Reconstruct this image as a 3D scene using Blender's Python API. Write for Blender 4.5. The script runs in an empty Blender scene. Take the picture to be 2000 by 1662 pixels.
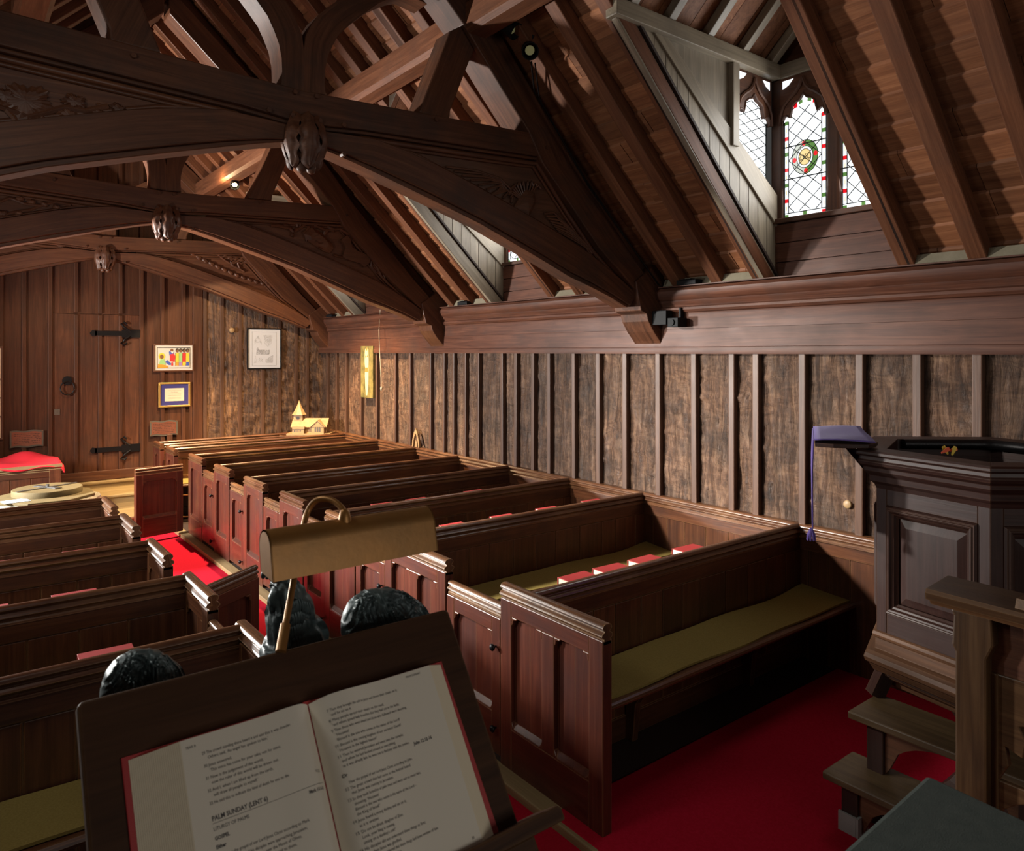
import bpy, bmesh, math, random
from mathutils import Vector, Matrix, noise
R = random.Random(7)
PI = math.pi
sc = bpy.context.scene
COL = sc.collection
# ---------------------------------------------------------------- measuring the place: pixel ray -> real plane
EYE = 2.01; FPX = 1433.0; YAW = math.atan(1110/1433.0); HU, HV = 1000.0, 688.0
SA, CA = math.sin(YAW), math.cos(YAW)
def ray(u, v):
    r = (u-HU)/FPX
    return (SA+r*CA, CA-r*SA, (HV-v)/FPX)
def onY(u, v, Y):
    a = ray(u, v); t = Y/a[1]
    return (a[0]*t, EYE+a[2]*t)
# room figures (metres)
WR = 4.5; WL = -1.36; YE = 10.5; CX = 1.57; ZC = 2.5; KS = 0.977   # right wall, left wall, end wall, ridge line, cornice top, roof slope
def roofz(x): return ZC+(4.45-CX-abs(x-CX))*KS

# ---------------------------------------------------------------- materials
MATS = {}
def nt_mat(name):
    m = bpy.data.materials.new(name); m.use_nodes = True
    nt = m.node_tree; nt.nodes.clear()
    out = nt.nodes.new('ShaderNodeOutputMaterial'); b = nt.nodes.new('ShaderNodeBsdfPrincipled')
    nt.links.new(b.outputs[0], out.inputs[0])
    return m, nt, b
def N(nt, t, **kw):
    n = nt.nodes.new(t)
    for k, v in kw.items():
        if k.startswith('i_'): n.inputs[k[2:].replace('_', ' ')].default_value = v
        else: setattr(n, k, v)
    return n
def ramp(nt, stops):
    n = nt.nodes.new('ShaderNodeValToRGB'); e = n.color_ramp.elements
    e[0].position, e[0].color = stops[0][0], (*stops[0][1], 1)
    e[1].position, e[1].color = stops[-1][0], (*stops[-1][1], 1)
    for p, c in stops[1:-1]:
        x = e.new(p); x.color = (*c, 1)
    return n
def wood(name, dark, mid, light, rough=.45, bump=.25, wear=0., wearcol=(.45, .27, .12), gs=1.0, spec=.5, stain=None, stainamt=.5, coat=0., var=.35):
    m, nt, b = nt_mat(name); L = nt.links.new
    at = N(nt, 'ShaderNodeAttribute', attribute_name='gr')
    mp = N(nt, 'ShaderNodeMapping'); mp.inputs['Scale'].default_value = (1.6*gs, 26*gs, 26*gs)
    L(at.outputs['Vector'], mp.inputs['Vector'])
    n1 = N(nt, 'ShaderNodeTexNoise', i_Scale=1.0, i_Detail=6.0, i_Roughness=.62, i_Distortion=.9); L(mp.outputs[0], n1.inputs['Vector'])
    mp2 = N(nt, 'ShaderNodeMapping'); mp2.inputs['Scale'].default_value = (3*gs, 150*gs, 150*gs); L(at.outputs['Vector'], mp2.inputs['Vector'])
    n2 = N(nt, 'ShaderNodeTexNoise', i_Scale=1.0, i_Detail=3.0); L(mp2.outputs[0], n2.inputs['Vector'])
    n3 = N(nt, 'ShaderNodeTexNoise', i_Scale=2.6, i_Detail=4.0, i_Roughness=.6); L(at.outputs['Vector'], n3.inputs['Vector'])
    geo = N(nt, 'ShaderNodeNewGeometry')
    a1 = N(nt, 'ShaderNodeMath', operation='MULTIPLY_ADD'); a1.inputs[1].default_value = .25; L(n2.outputs[0], a1.inputs[0]); 
    a0 = N(nt, 'ShaderNodeMath', operation='MULTIPLY_ADD'); a0.inputs[1].default_value = .8; a0.inputs[2].default_value = -.05; L(n1.outputs[0], a0.inputs[0]); L(a0.outputs[0], a1.inputs[2])
    rp = ramp(nt, [(.22, dark), (.5, mid), (.78, light)]); L(a1.outputs[0], rp.inputs[0])
    # board to board variation
    mr = N(nt, 'ShaderNodeMapRange'); mr.inputs['To Min'].default_value = 1-var; mr.inputs['To Max'].default_value = 1+var; L(geo.outputs['Random Per Island'], mr.inputs[0])
    vr = N(nt, 'ShaderNodeVectorMath', operation='SCALE'); L(rp.outputs[0], vr.inputs[0]); L(mr.outputs[0], vr.inputs['Scale'])
    last = vr.outputs[0]
    if stain:
        sr = N(nt, 'ShaderNodeMapRange', i_From_Min=.45, i_From_Max=.65) if False else N(nt, 'ShaderNodeMapRange')
        sr.inputs['From Min'].default_value = .45; sr.inputs['From Max'].default_value = .66; sr.inputs['To Max'].default_value = stainamt
        L(n3.outputs[0], sr.inputs[0])
        mx = N(nt, 'ShaderNodeMix', data_type='RGBA'); L(sr.outputs[0], mx.inputs[0]); L(last, mx.inputs[6]); mx.inputs[7].default_value = (*stain, 1); last = mx.outputs[2]
    if wear > 0:
        bv = N(nt, 'ShaderNodeBevel', samples=3, i_Radius=.007)
        dt = N(nt, 'ShaderNodeVectorMath', operation='DOT_PRODUCT'); L(bv.outputs[0], dt.inputs[0]); L(geo.outputs['Normal'], dt.inputs[1])
        inv = N(nt, 'ShaderNodeMath', operation='SUBTRACT'); inv.inputs[0].default_value = 1; L(dt.outputs['Value'], inv.inputs[1])
        n4 = N(nt, 'ShaderNodeTexNoise', i_Scale=9.0, i_Detail=5.0, i_Roughness=.7); L(at.outputs['Vector'], n4.inputs['Vector'])
        ml = N(nt, 'ShaderNodeMath', operation='MULTIPLY'); L(inv.outputs[0], ml.inputs[0]); L(n4.outputs[0], ml.inputs[1])
        wr = N(nt, 'ShaderNodeMapRange'); wr.inputs['From Min'].default_value = .015; wr.inputs['From Max'].default_value = .09; wr.inputs['To Max'].default_value = wear; L(ml.outputs[0], wr.inputs[0])
        mx = N(nt, 'ShaderNodeMix', data_type='RGBA'); L(wr.outputs[0], mx.inputs[0]); L(last, mx.inputs[6]); mx.inputs[7].default_value = (*wearcol, 1); last = mx.outputs[2]
    L(last, b.inputs['Base Color'])
    rr = N(nt, 'ShaderNodeMapRange'); rr.inputs['To Min'].default_value = rough-.12; rr.inputs['To Max'].default_value = rough+.15; L(n3.outputs[0], rr.inputs[0]); L(rr.outputs[0], b.inputs['Roughness'])
    b.inputs['Specular IOR Level'].default_value = spec
    if coat: b.inputs['Coat Weight'].default_value = coat; b.inputs['Coat Roughness'].default_value = .25
    bp = N(nt, 'ShaderNodeBump', i_Strength=bump, i_Distance=.004); L(a1.outputs[0], bp.inputs['Height']); L(bp.outputs[0], b.inputs['Normal'])
    MATS[name] = m; return m
def rough_wood(name, c1, c2, c3, c4, bump=.9):
    """adzed, ravaged old planks: horizontal tool marks, cracks and patches"""
    m, nt, b = nt_mat(name); L = nt.links.new
    at = N(nt, 'ShaderNodeAttribute', attribute_name='gr')
    mp = N(nt, 'ShaderNodeMapping'); mp.inputs['Scale'].default_value = (2.2, 15, 15); L(at.outputs['Vector'], mp.inputs[0])
    n1 = N(nt, 'ShaderNodeTexNoise', i_Scale=1.0, i_Detail=9.0, i_Roughness=.72, i_Distortion=1.6); L(mp.outputs[0], n1.inputs[0])
    mp2 = N(nt, 'ShaderNodeMapping'); mp2.inputs['Scale'].default_value = (13, 5, 5); mp2.inputs['Rotation'].default_value = (0, 0, .35); L(at.outputs['Vector'], mp2.inputs[0])
    n2 = N(nt, 'ShaderNodeTexNoise', i_Scale=1.0, i_Detail=7.0, i_Roughness=.7, i_Distortion=2.2); L(mp2.outputs[0], n2.inputs[0])
    n3 = N(nt, 'ShaderNodeTexNoise', i_Scale=3.3, i_Detail=5.0, i_Roughness=.65); L(at.outputs['Vector'], n3.inputs[0])
    n5 = N(nt, 'ShaderNodeTexNoise', i_Scale=1.3, i_Detail=3.0); L(at.outputs['Vector'], n5.inputs[0])
    m2x = N(nt, 'ShaderNodeMath', operation='MULTIPLY'); m2x.inputs[1].default_value = .7; L(n2.outputs[0], m2x.inputs[0]); ad = N(nt, 'ShaderNodeMath', operation='MULTIPLY_ADD'); ad.inputs[1].default_value = 1.3; L(n1.outputs[0], ad.inputs[0]); L(m2x.outputs[0], ad.inputs[2])
    hf = N(nt, 'ShaderNodeMath', operation='MULTIPLY'); hf.inputs[1].default_value = .5; L(ad.outputs[0], hf.inputs[0])
    rp = ramp(nt, [(.3, c1), (.47, c2), (.62, c3)]); L(hf.outputs[0], rp.inputs[0])
    sr = N(nt, 'ShaderNodeMapRange'); sr.inputs['From Min'].default_value = .42; sr.inputs['From Max'].default_value = .62; sr.inputs['To Max'].default_value = .75; L(n3.outputs[0], sr.inputs[0])
    mx = N(nt, 'ShaderNodeMix', data_type='RGBA'); L(sr.outputs[0], mx.inputs[0]); L(rp.outputs[0], mx.inputs[6])
    sc2 = N(nt, 'ShaderNodeVectorMath', operation='MULTIPLY'); L(rp.outputs[0], sc2.inputs[0]); sc2.inputs[1].default_value = c4; L(sc2.outputs[0], mx.inputs[7])
    geo = N(nt, 'ShaderNodeNewGeometry'); mr = N(nt, 'ShaderNodeMapRange'); mr.inputs['To Min'].default_value = .75; mr.inputs['To Max'].default_value = 1.25; L(geo.outputs['Random Per Island'], mr.inputs[0])
    vr = N(nt, 'ShaderNodeVectorMath', operation='SCALE'); L(mx.outputs[2], vr.inputs[0]); L(mr.outputs[0], vr.inputs['Scale'])
    L(vr.outputs[0], b.inputs['Base Color'])
    rr = N(nt, 'ShaderNodeMapRange'); rr.inputs['To Min'].default_value = .34; rr.inputs['To Max'].default_value = .62; L(n5.outputs[0], rr.inputs[0]); L(rr.outputs[0], b.inputs['Roughness'])
    bp = N(nt, 'ShaderNodeBump', i_Strength=bump, i_Distance=.03); L(hf.outputs[0], bp.inputs['Height']); L(bp.outputs[0], b.inputs['Normal'])
    MATS[name] = m; return m
def plain(name, col, rough=.5, metal=0., emit=0., bump=0., scale=200., spec=.5, var=0., col2=None, coat=0., sheen=0.):
    m, nt, b = nt_mat(name); L = nt.links.new
    b.inputs['Base Color'].default_value = (*col, 1); b.inputs['Roughness'].default_value = rough; b.inputs['Metallic'].default_value = metal
    b.inputs['Specular IOR Level'].default_value = spec
    if coat: b.inputs['Coat Weight'].default_value = coat
    if sheen: b.inputs['Sheen Weight'].default_value = sheen
    if emit: b.inputs['Emission Color'].default_value = (*col, 1); b.inputs['Emission Strength'].default_value = emit
    tc = N(nt, 'ShaderNodeTexCoord')
    if col2:
        n = N(nt, 'ShaderNodeTexNoise', i_Scale=scale*.1, i_Detail=6.0, i_Roughness=.65); L(tc.outputs['Object'], n.inputs[0])
        rp = ramp(nt, [(.35, col), (.68, col2)]); L(n.outputs[0], rp.inputs[0]); L(rp.outputs[0], b.inputs['Base Color'])
    if bump:
        n = N(nt, 'ShaderNodeTexNoise', i_Scale=scale, i_Detail=3.0); L(tc.outputs['Object'], n.inputs[0])
        bp = N(nt, 'ShaderNodeBump', i_Strength=bump, i_Distance=.003); L(n.outputs[0], bp.inputs['Height']); L(bp.outputs[0], b.inputs['Normal'])
    MATS[name] = m; return m
def glass_mat(name, col, strength):
    m, nt, b = nt_mat(name)
    b.inputs['Base Color'].default_value = (*[c*.5 for c in col], 1); b.inputs['Roughness'].default_value = .15
    b.inputs['Emission Color'].default_value = (*col, 1); b.inputs['Emission Strength'].default_value = strength
    MATS[name] = m; return m

TIMBER = wood('timber', (.036, .014, .007), (.098, .038, .019), (.17, .071, .036), rough=.5, spec=.3, bump=.3, stain=(.030, .022, .018), stainamt=.55, var=.12)
TIMBERM = wood('timber_mid', (.040, .016, .009), (.11, .046, .024), (.18, .08, .042), rough=.42, bump=.25, stain=(.04, .025, .018), stainamt=.4, var=.12)
TIMBERR = wood('timber_red', (.045, .014, .007), (.11, .04, .018), (.19, .08, .036), rough=.42, bump=.25, stain=(.05, .02, .012), stainamt=.4, var=.15)
RAFT = wood('rafter_oak', (.065, .022, .010), (.145, .054, .025), (.23, .096, .046), rough=.55, spec=.25, bump=.3, var=.18, stain=(.08, .035, .02), stainamt=.4)
BOARD = wood('roof_board', (.095, .031, .013), (.22, .087, .038), (.36, .165, .078), rough=.6, spec=.25, bump=.3, var=.32, stain=(.10, .045, .025), stainamt=.35)
GREYW = wood('grey_oak', (.13, .105, .07), (.25, .205, .145), (.36, .30, .215), rough=.45, bump=.2, var=.12, stain=(.12, .10, .08), stainamt=.4)
PEW = wood('pew_pine', (.032, .010, .0045), (.090, .031, .013), (.16, .062, .026), rough=.34, bump=.18, wear=.75, wearcol=(.34, .17, .07), stain=(.022, .009, .006), stainamt=.5, coat=.25, var=.25)
PEWR = wood('pew_red', (.042, .010, .006), (.10, .025, .013), (.16, .052, .03), rough=.38, spec=.4, bump=.15, wear=.7, wearcol=(.33, .16, .07), stain=(.045, .014, .011), stainamt=.55, coat=.25, var=.2)
CAP = wood('pew_cap', (.03, .010, .005), (.085, .030, .013), (.18, .078, .033), rough=.3, bump=.22, wear=.6, wearcol=(.36, .20, .09), stain=(.24, .12, .05), stainamt=.35, coat=.25, var=.15)
CAPWORN = wood('pew_cap_worn', (.05, .018, .008), (.15, .065, .027), (.38, .21, .095), rough=.26, bump=.3, wear=.8, wearcol=(.50, .32, .16), stain=(.04, .022, .016), stainamt=.7, coat=.3, var=.1)
WALLW = wood('wall_plank', (.035, .012, .006), (.088, .032, .015), (.15, .060, .028), rough=.5, spec=.25, bump=.3, stain=(.05, .025, .016), stainamt=.5, var=.22)
CORN = wood('cornice_oak', (.038, .013, .008), (.095, .036, .021), (.16, .066, .038), rough=.46, spec=.22, bump=.2, stain=(.05, .027, .020), stainamt=.5, var=.12)
BATT = wood('batten_oak', (.045, .021, .013), (.105, .052, .032), (.17, .09, .055), rough=.45, spec=.35, bump=.25, stain=(.06, .035, .025), stainamt=.4, var=.2)
PULP = wood('pulpit_oak', (.016, .007, .005), (.042, .018, .014), (.07, .033, .025), rough=.42, spec=.3, bump=.15, wear=.35, wearcol=(.22, .11, .05), var=.1, stain=(.05, .032, .028), stainamt=.5)
STEPW = wood('tread_oak', (.055, .032, .014), (.12, .076, .035), (.19, .125, .06), rough=.5, bump=.3, var=.1, stain=(.06, .035, .02), stainamt=.4)
PALE = wood('pale_sill', (.17, .115, .05), (.29, .21, .10), (.40, .30, .16), rough=.5, bump=.25, var=.1, stain=(.24, .16, .08), stainamt=.4)
MODELW = wood('model_wood', (.22, .13, .055), (.33, .21, .10), (.42, .29, .15), rough=.5, bump=.1, var=.15)
BOARDW = wood('lectern_board', (.018, .007, .003), (.062, .025, .010), (.11, .047, .02), rough=.55, spec=.2, bump=.15, wear=.5, wearcol=(.25, .15, .07), stain=(.06, .026, .012), stainamt=.4)
ROUGHR = rough_wood('rough_planks_side', (.008, .005, .0035), (.085, .040, .021), (.23, .13, .075), (.40, .45, .52), bump=1.0)
ROUGHE = rough_wood('rough_planks_end', (.014, .007, .004), (.075, .033, .014), (.25, .13, .06), (.40, .38, .38), bump=1.0)
CARPET = plain('red_carpet', (.35, .006, .020), .95, bump=.6, scale=900, spec=.05, col2=(.44, .009, .03))
OLIVE = plain('olive_cloth', (.24, .175, .048), .95, bump=.6, scale=1500, spec=.1, col2=(.31, .23, .07))
DARKFL = plain('dark_boards', (.03, .015, .01), .7, bump=.2, scale=40)
IRON = plain('black_iron', (.012, .011, .012), .42, metal=.6, bump=.3, scale=120)
BLACKP = plain('black_plastic', (.008, .008, .009), .6, spec=.15)
GREYM = plain('grey_metal', (.25, .26, .27), .35, metal=.9)
BRASS = plain('old_brass', (.34, .155, .038), .42, metal=.5, bump=.1, scale=60, col2=(.24, .12, .035))
BRONZE = plain('bronze', (.035, .050, .053), .42, metal=.35, bump=.15, scale=160, col2=(.085, .12, .12))
REDBOOK = plain('red_book', (.42, .035, .035), .55, bump=.1, scale=400)
PAPER = plain('page_paper', (.78, .72, .60), .8)
PAGES = plain('page_edges', (.72, .63, .46), .85)
WHITE = plain('white_paper', (.58, .61, .68), .7)
CREAM = plain('cream_paper', (.60, .55, .40), .7)
INK = plain('black_ink', (.09, .085, .085), .8)
INKG = plain('grey_ink', (.07, .07, .08), .7)
INKR = plain('faint_ink', (.30, .26, .22), .7)
GOLD = plain('gold_frame', (.75, .47, .13), .3, metal=.7)
NAVY = plain('navy_mount', (.035, .03, .16), .8)
COPPER = plain('copper_plate', (.26, .085, .05), .42, metal=.6, bump=.15, scale=50, col2=(.34, .14, .09))
DULLM = plain('tarnished_edge', (.14, .12, .095), .5, metal=.5)
PURPLE = plain('purple_cloth', (.11, .065, .30), .9, bump=.5, scale=1200, sheen=.3)
REDCL = plain('red_cloth', (.62, .012, .03), .85, bump=.3, scale=900)
GREENCL = plain('dark_green_cloth', (.045, .062, .055), .8, bump=.35, scale=300, col2=(.065, .082, .072))
STONE = plain('font_lid', (.105, .08, .038), .7, bump=.2, scale=60, col2=(.14, .108, .052), spec=.2)
STONEG = plain('grey_stone', (.20, .18, .14), .85, bump=.5, scale=60, col2=(.38, .34, .28))
EAVE = plain('eave_mortar', (.17, .15, .10), .9, bump=.3, scale=60, col2=(.23, .20, .14))
CORD = plain('cream_cord', (.55, .47, .33), .8)
LEAD = plain('lead_came', (.03, .035, .033), .5, metal=.3)
ICONM = plain('icon_gold', (.07, .065, .022), .45, col2=(.26, .20, .06), scale=80)
ICONP = plain('icon_pale', (.48, .42, .26), .5)
ORANGE = plain('orange_leaf', (.85, .10, .02), .5); YELLOW = plain('yellow_leaf', (.8, .55, .05), .5)
LAMPW = plain('lamp_glow', (1.0, .72, .35), .4, emit=30.)
LENS = plain('lamp_lens', (.40, .38, .18), .25, emit=.12)
SKYG = glass_mat('clear_quarry', (.93, .97, 1.0), 1.35)
GRED = glass_mat('ruby_glass', (.95, .01, .02), .8)
GGRN = glass_mat('green_glass', (.13, .30, .07), .7)
GYEL = glass_mat('amber_glass', (.95, .70, .30), .9)
GGRY = glass_mat('pearl_glass', (.62, .66, .58), .9)
P_ = {}
def paint(c):
    k = tuple(c)
    if k not in P_: P_[k] = plain('paint_%d' % len(P_), c, .6)
    return P_[k]

# ---------------------------------------------------------------- mesh builder
ceiling_ref = {}
class MB:
    def __init__(s): s.v = []; s.f = []; s.g = []; s.mi = []
    def add(s, verts, faces, gr, mi=0):
        o = len(s.v); s.v += [tuple(v) for v in verts]; s.g += [tuple(g) for g in gr]
        s.f += [tuple(i+o for i in f) for f in faces]; s.mi += [mi]*len(faces)
    def box(s, x0, x1, y0, y1, z0, z1, ax=None, mi=0):
        d = (abs(x1-x0), abs(y1-y0), abs(z1-z0))
        if ax is None: ax = d.index(max(d))
        vs = [(x, y, z) for x in (x0, x1) for y in (y0, y1) for z in (z0, z1)]
        o = [R.uniform(0, 9) for _ in range(3)]
        g = [(v[ax]+o[0], v[(ax+1) % 3]+o[1], v[(ax+2) % 3]+o[2]) for v in vs]
        s.add(vs, [(0, 1, 3, 2), (4, 6, 7, 5), (0, 4, 5, 1), (2, 3, 7, 6), (0, 2, 6, 4), (1, 5, 7, 3)], g, mi)
        return s
    def beam(s, p, q, w, h, up=(0, 0, 1), mi=0):
        """bar from p to q; w across, h along up, centred"""
        p, q = Vector(p), Vector(q); t = (q-p); ln = t.length; t.normalize()
        sd = t.cross(Vector(up)).normalized(); u = sd.cross(t)
        o = Vector([R.uniform(0, 9) for _ in range(3)]); vs = []; g = []
        for a in (0, 1):
            for b_ in (-.5, .5):
                for c in (-.5, .5):
                    vs.append(p+t*ln*a+sd*w*b_+u*h*c); g.append((ln*a+o[0], w*b_+o[1], h*c+o[2]))
        s.add(vs, [(0, 1, 3, 2), (4, 6, 7, 5), (0, 4, 5, 1), (2, 3, 7, 6), (0, 2, 6, 4), (1, 5, 7, 3)], g, mi); return s
    def prism(s, poly, frame, t0, t1, gax=(1, 0), mi=0):
        """poly of 2D points; frame=(origin, U, V, W); extruded W t0..t1; grain along gax in uv"""
        O, U, V, W = [Vector(a) for a in frame]; n = len(poly)
        ga = Vector((gax[0], gax[1])).normalized(); gb = Vector((-ga.y, ga.x)); o = [R.uniform(0, 9) for _ in range(3)]
        vs = []; g = []
        for t in (t0, t1):
            for (a, b_) in poly:
                vs.append(O+U*a+V*b_+W*t); p2 = Vector((a, b_)); g.append((p2.dot(ga)+o[0], p2.dot(gb)+o[1], t+o[2]))
        fs = [tuple(range(n))[::-1], tuple(range(n, 2*n))]+[(i, (i+1) % n, (i+1) % n+n, i+n) for i in range(n)]
        s.add(vs, fs, g, mi); return s
    def strip(s, top, bot, frame, t0, t1, gax=(1, 0), mi=0):
        """solid between two edge curves with the same count of points, gr follows the run"""
        O, U, V, W = [Vector(a) for a in frame]; n = len(top); vs = []; g = []; o = [R.uniform(0, 9) for _ in range(3)]; ln = 0
        for i in range(n):
            if i: ln += math.dist(top[i], top[i-1])
            for (a, b_), q in ((top[i], 0), (bot[i], 1)):
                for t in (t0, t1):
                    vs.append(O+U*a+V*b_+W*t); g.append((ln+o[0], q*math.dist(top[i], bot[i])+o[1], t+o[2]))
        fs = []
        for i in range(n-1):
            a = 4*i; b_ = a+4
            fs += [(a, a+1, b_+1, b_), (a+2, b_+2, b_+3, a+3), (a, b_, b_+2, a+2), (a+1, a+3, b_+3, b_+1)]
        fs += [(0, 2, 3, 1), (4*n-4, 4*n-3, 4*n-1, 4*n-2)]
        s.add(vs, fs, g, mi); return s
    def sweep(s, path, prof, side, up, mi=0, closed=True):
        """profile (a,b)-> a*side + b*up, moved along path; side/up fixed or one per path point"""
        n = len(prof); vs = []; g = []; ln = 0; o = [R.uniform(0, 9) for _ in range(3)]
        for i, p in enumerate(path):
            sd = Vector(side[i] if isinstance(side, list) else side); u = Vector(up[i] if isinstance(up, list) else up)
            if i: ln += (Vector(p)-Vector(path[i-1])).length
            acc = 0
            for j, (a, b_) in enumerate(prof):
                if j: acc += math.dist(prof[j], prof[j-1])
                vs.append(Vector(p)+sd*a+u*b_); g.append((ln+o[0], acc+o[1], o[2]))
        fs = []; m = n if closed else n-1
        for i in range(len(path)-1):
            for j in range(m):
                k = (j+1) % n; fs.append((i*n+j, i*n+k, (i+1)*n+k, (i+1)*n+j))
        if closed: fs += [tuple(range(n))[::-1], tuple(range((len(path)-1)*n, len(path)*n))]
        s.add(vs, fs, g, mi); return s
    def tube(s, path, r, k=8, mi=0, flat=1.0, up=(0, 0, 1)):
        path = [Vector(p) for p in path]; n = len(path); rs = r if isinstance(r, (list, tuple)) else [r]*n; vs = []; g = []; ln = 0; o = [R.uniform(0, 9) for _ in range(3)]
        for i, p in enumerate(path):
            t = (path[min(i+1, n-1)]-path[max(i-1, 0)]).normalized()
            a = t.cross(Vector(up))
            if a.length < .05: a = t.cross(Vector((1, 0, 0)))
            a.normalize(); b_ = a.cross(t)
            if i: ln += (p-path[i-1]).length
            for j in range(k):
                q = 2*PI*j/k; vs.append(p+(a*math.cos(q)+b_*math.sin(q)*flat)*rs[i]); g.append((ln+o[0], rs[i]*math.cos(q)+o[1], rs[i]*math.sin(q)+o[2]))
        fs = [(i*k+j, i*k+(j+1) % k, (i+1)*k+(j+1) % k, (i+1)*k+j) for i in range(n-1) for j in range(k)]
        fs += [tuple(range(k))[::-1], tuple(range((n-1)*k, n*k))]
        s.add(vs, fs, g, mi); return s
    def lathe(s, prof, c, k=24, mi=0, axis='z', sx=1., sy=1.):
        vs = []; g = []; c = Vector(c)
        for (r, h) in prof:
            for j in range(k):
                q = 2*PI*j/k; a, b_ = r*math.cos(q)*sx, r*math.sin(q)*sy
                v = {'z': (a, b_, h), 'x': (h, a, b_), 'y': (a, h, b_)}[axis]; vs.append(c+Vector(v)); g.append((h, r*q, r))
        fs = [(i*k+j, i*k+(j+1) % k, (i+1)*k+(j+1) % k, (i+1)*k+j) for i in range(len(prof)-1) for j in range(k)]
        fs += [tuple(range(k))[::-1], tuple(range((len(prof)-1)*k, len(prof)*k))]
        s.add(vs, fs, g, mi); return s
    def grid(s, nu, nv, fn, gfn=None, mi=0):
        vs = []; g = []
        for i in range(nu+1):
            for j in range(nv+1):
                u, v = i/nu, j/nv; p = fn(u, v); vs.append(p); g.append(gfn(u, v) if gfn else p)
        fs = [(i*(nv+1)+j, (i+1)*(nv+1)+j, (i+1)*(nv+1)+j+1, i*(nv+1)+j+1) for i in range(nu) for j in range(nv)]
        s.add(vs, fs, g, mi); return s
    def clusters(s):
        n = len(s.v); pa = list(range(n))
        def find(i):
            while pa[i] != i: pa[i] = pa[pa[i]]; i = pa[i]
            return i
        for f in s.f:
            a = find(f[0])
            for i in f[1:]:
                b_ = find(i)
                if a != b_: pa[b_] = a
        isl = {}
        for i in range(n): isl.setdefault(find(i), []).append(i)
        K = list(isl.values())
        if len(K) < 2 or len(K) > 400: return None
        bx = [([min(s.v[i][c] for i in k) for c in range(3)], [max(s.v[i][c] for i in k) for c in range(3)]) for k in K]
        sz = [max(h-l for l, h in zip(*b_)) for b_ in bx]; q = list(range(len(K)))
        def fq(i):
            while q[i] != i: q[i] = q[q[i]]; i = q[i]
            return i
        for i in range(len(K)):
            for j in range(i+1, len(K)):
                g2 = sum(max(0, bx[j][0][c]-bx[i][1][c], bx[i][0][c]-bx[j][1][c])**2 for c in range(3))
                if g2 <= max(.02, .5*max(sz[i], sz[j]))**2: q[fq(j)] = fq(i)
        grp = {}
        for i in range(len(K)): grp.setdefault(fq(i), []).extend(K[i])
        return list(grp.values()) if len(grp) > 1 else None
    def build(s, name, mat, parent=None, smooth=None, bevel=0., origin=None):
        if parent is not None and parent is not ceiling_ref.get('o'):
            cl = s.clusters()
            if cl and len(cl) <= 60:
                first = None
                for c in cl:
                    st = set(c); mp = {v: i for i, v in enumerate(sorted(st))}; m2_ = MB(); ks = sorted(st)
                    m2_.v = [s.v[i] for i in ks]; m2_.g = [s.g[i] for i in ks]
                    for f, k in zip(s.f, s.mi):
                        if f[0] in st: m2_.f.append(tuple(mp[i] for i in f)); m2_.mi.append(k)
                    o = m2_._build(name, mat, parent, smooth, bevel, origin); first = first or o
                return first
        return s._build(name, mat, parent, smooth, bevel, origin)
    def _build(s, name, mat, parent=None, smooth=None, bevel=0., origin=None):
        me = bpy.data.meshes.new(name)
        off = Vector(origin) if origin else Vector((0, 0, 0))
        me.from_pydata([tuple(Vector(v)-off) for v in s.v], [], s.f)
        a = me.attributes.new('gr', 'FLOAT_VECTOR', 'POINT'); a.data.foreach_set('vector', [c for g in s.g for c in g])
        for m in (mat if isinstance(mat, (list, tuple)) else [mat]): me.materials.append(m)
        me.polygons.foreach_set('material_index', s.mi)
        bm = bmesh.new(); bm.from_mesh(me); bmesh.ops.recalc_face_normals(bm, faces=bm.faces); bm.to_mesh(me); bm.free()
        if smooth is not None:
            me.polygons.foreach_set('use_smooth', [True]*len(me.polygons)); me.set_sharp_from_angle(angle=math.radians(smooth))
        o = bpy.data.objects.new(name, me); COL.objects.link(o)
        o.location = off
        if parent is not None:
            o.parent = parent; o.location = off-parent_world(parent)
        if bevel:
            md = o.modifiers.new('Bevel', 'BEVEL'); md.width = bevel; md.segments = 2; md.limit_method = 'ANGLE'; md.angle_limit = math.radians(40)
        return o
def parent_world(p):
    v = Vector((0, 0, 0))
    while p is not None: v += p.location; p = p.parent
    return v
def tag(o, label, cat, group=None):
    o['label'] = label; o['category'] = cat
    if group: o['group'] = group
    return o
def struct(o): o['kind'] = 'structure'; return o
def thing(name, label, cat, loc, group=None):
    o = bpy.data.objects.new(name, None); COL.objects.link(o); o.location = loc; o.empty_display_size = .05
    return tag(o, label, cat, group)
def text_to(mb, body, size, fn, align='LEFT', bold=0., spacing=1.0, mi=0, shear=0.):
    """set lines of type; fn maps flat (x,y) -> 3D"""
    cu = bpy.data.curves.new('type', 'FONT'); cu.body = body; cu.size = size; cu.align_x = align; cu.space_line = spacing; cu.offset = bold; cu.resolution_u = 2; cu.shear = shear
    ob = bpy.data.objects.new('type', cu); me = ob.to_mesh()
    mb.add([fn(v.co.x, v.co.y) for v in me.vertices], [tuple(p.vertices) for p in me.polygons], [(0, 0, 0)]*len(me.vertices), mi)
    ob.to_mesh_clear(); bpy.data.objects.remove(ob); bpy.data.curves.remove(cu)

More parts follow.
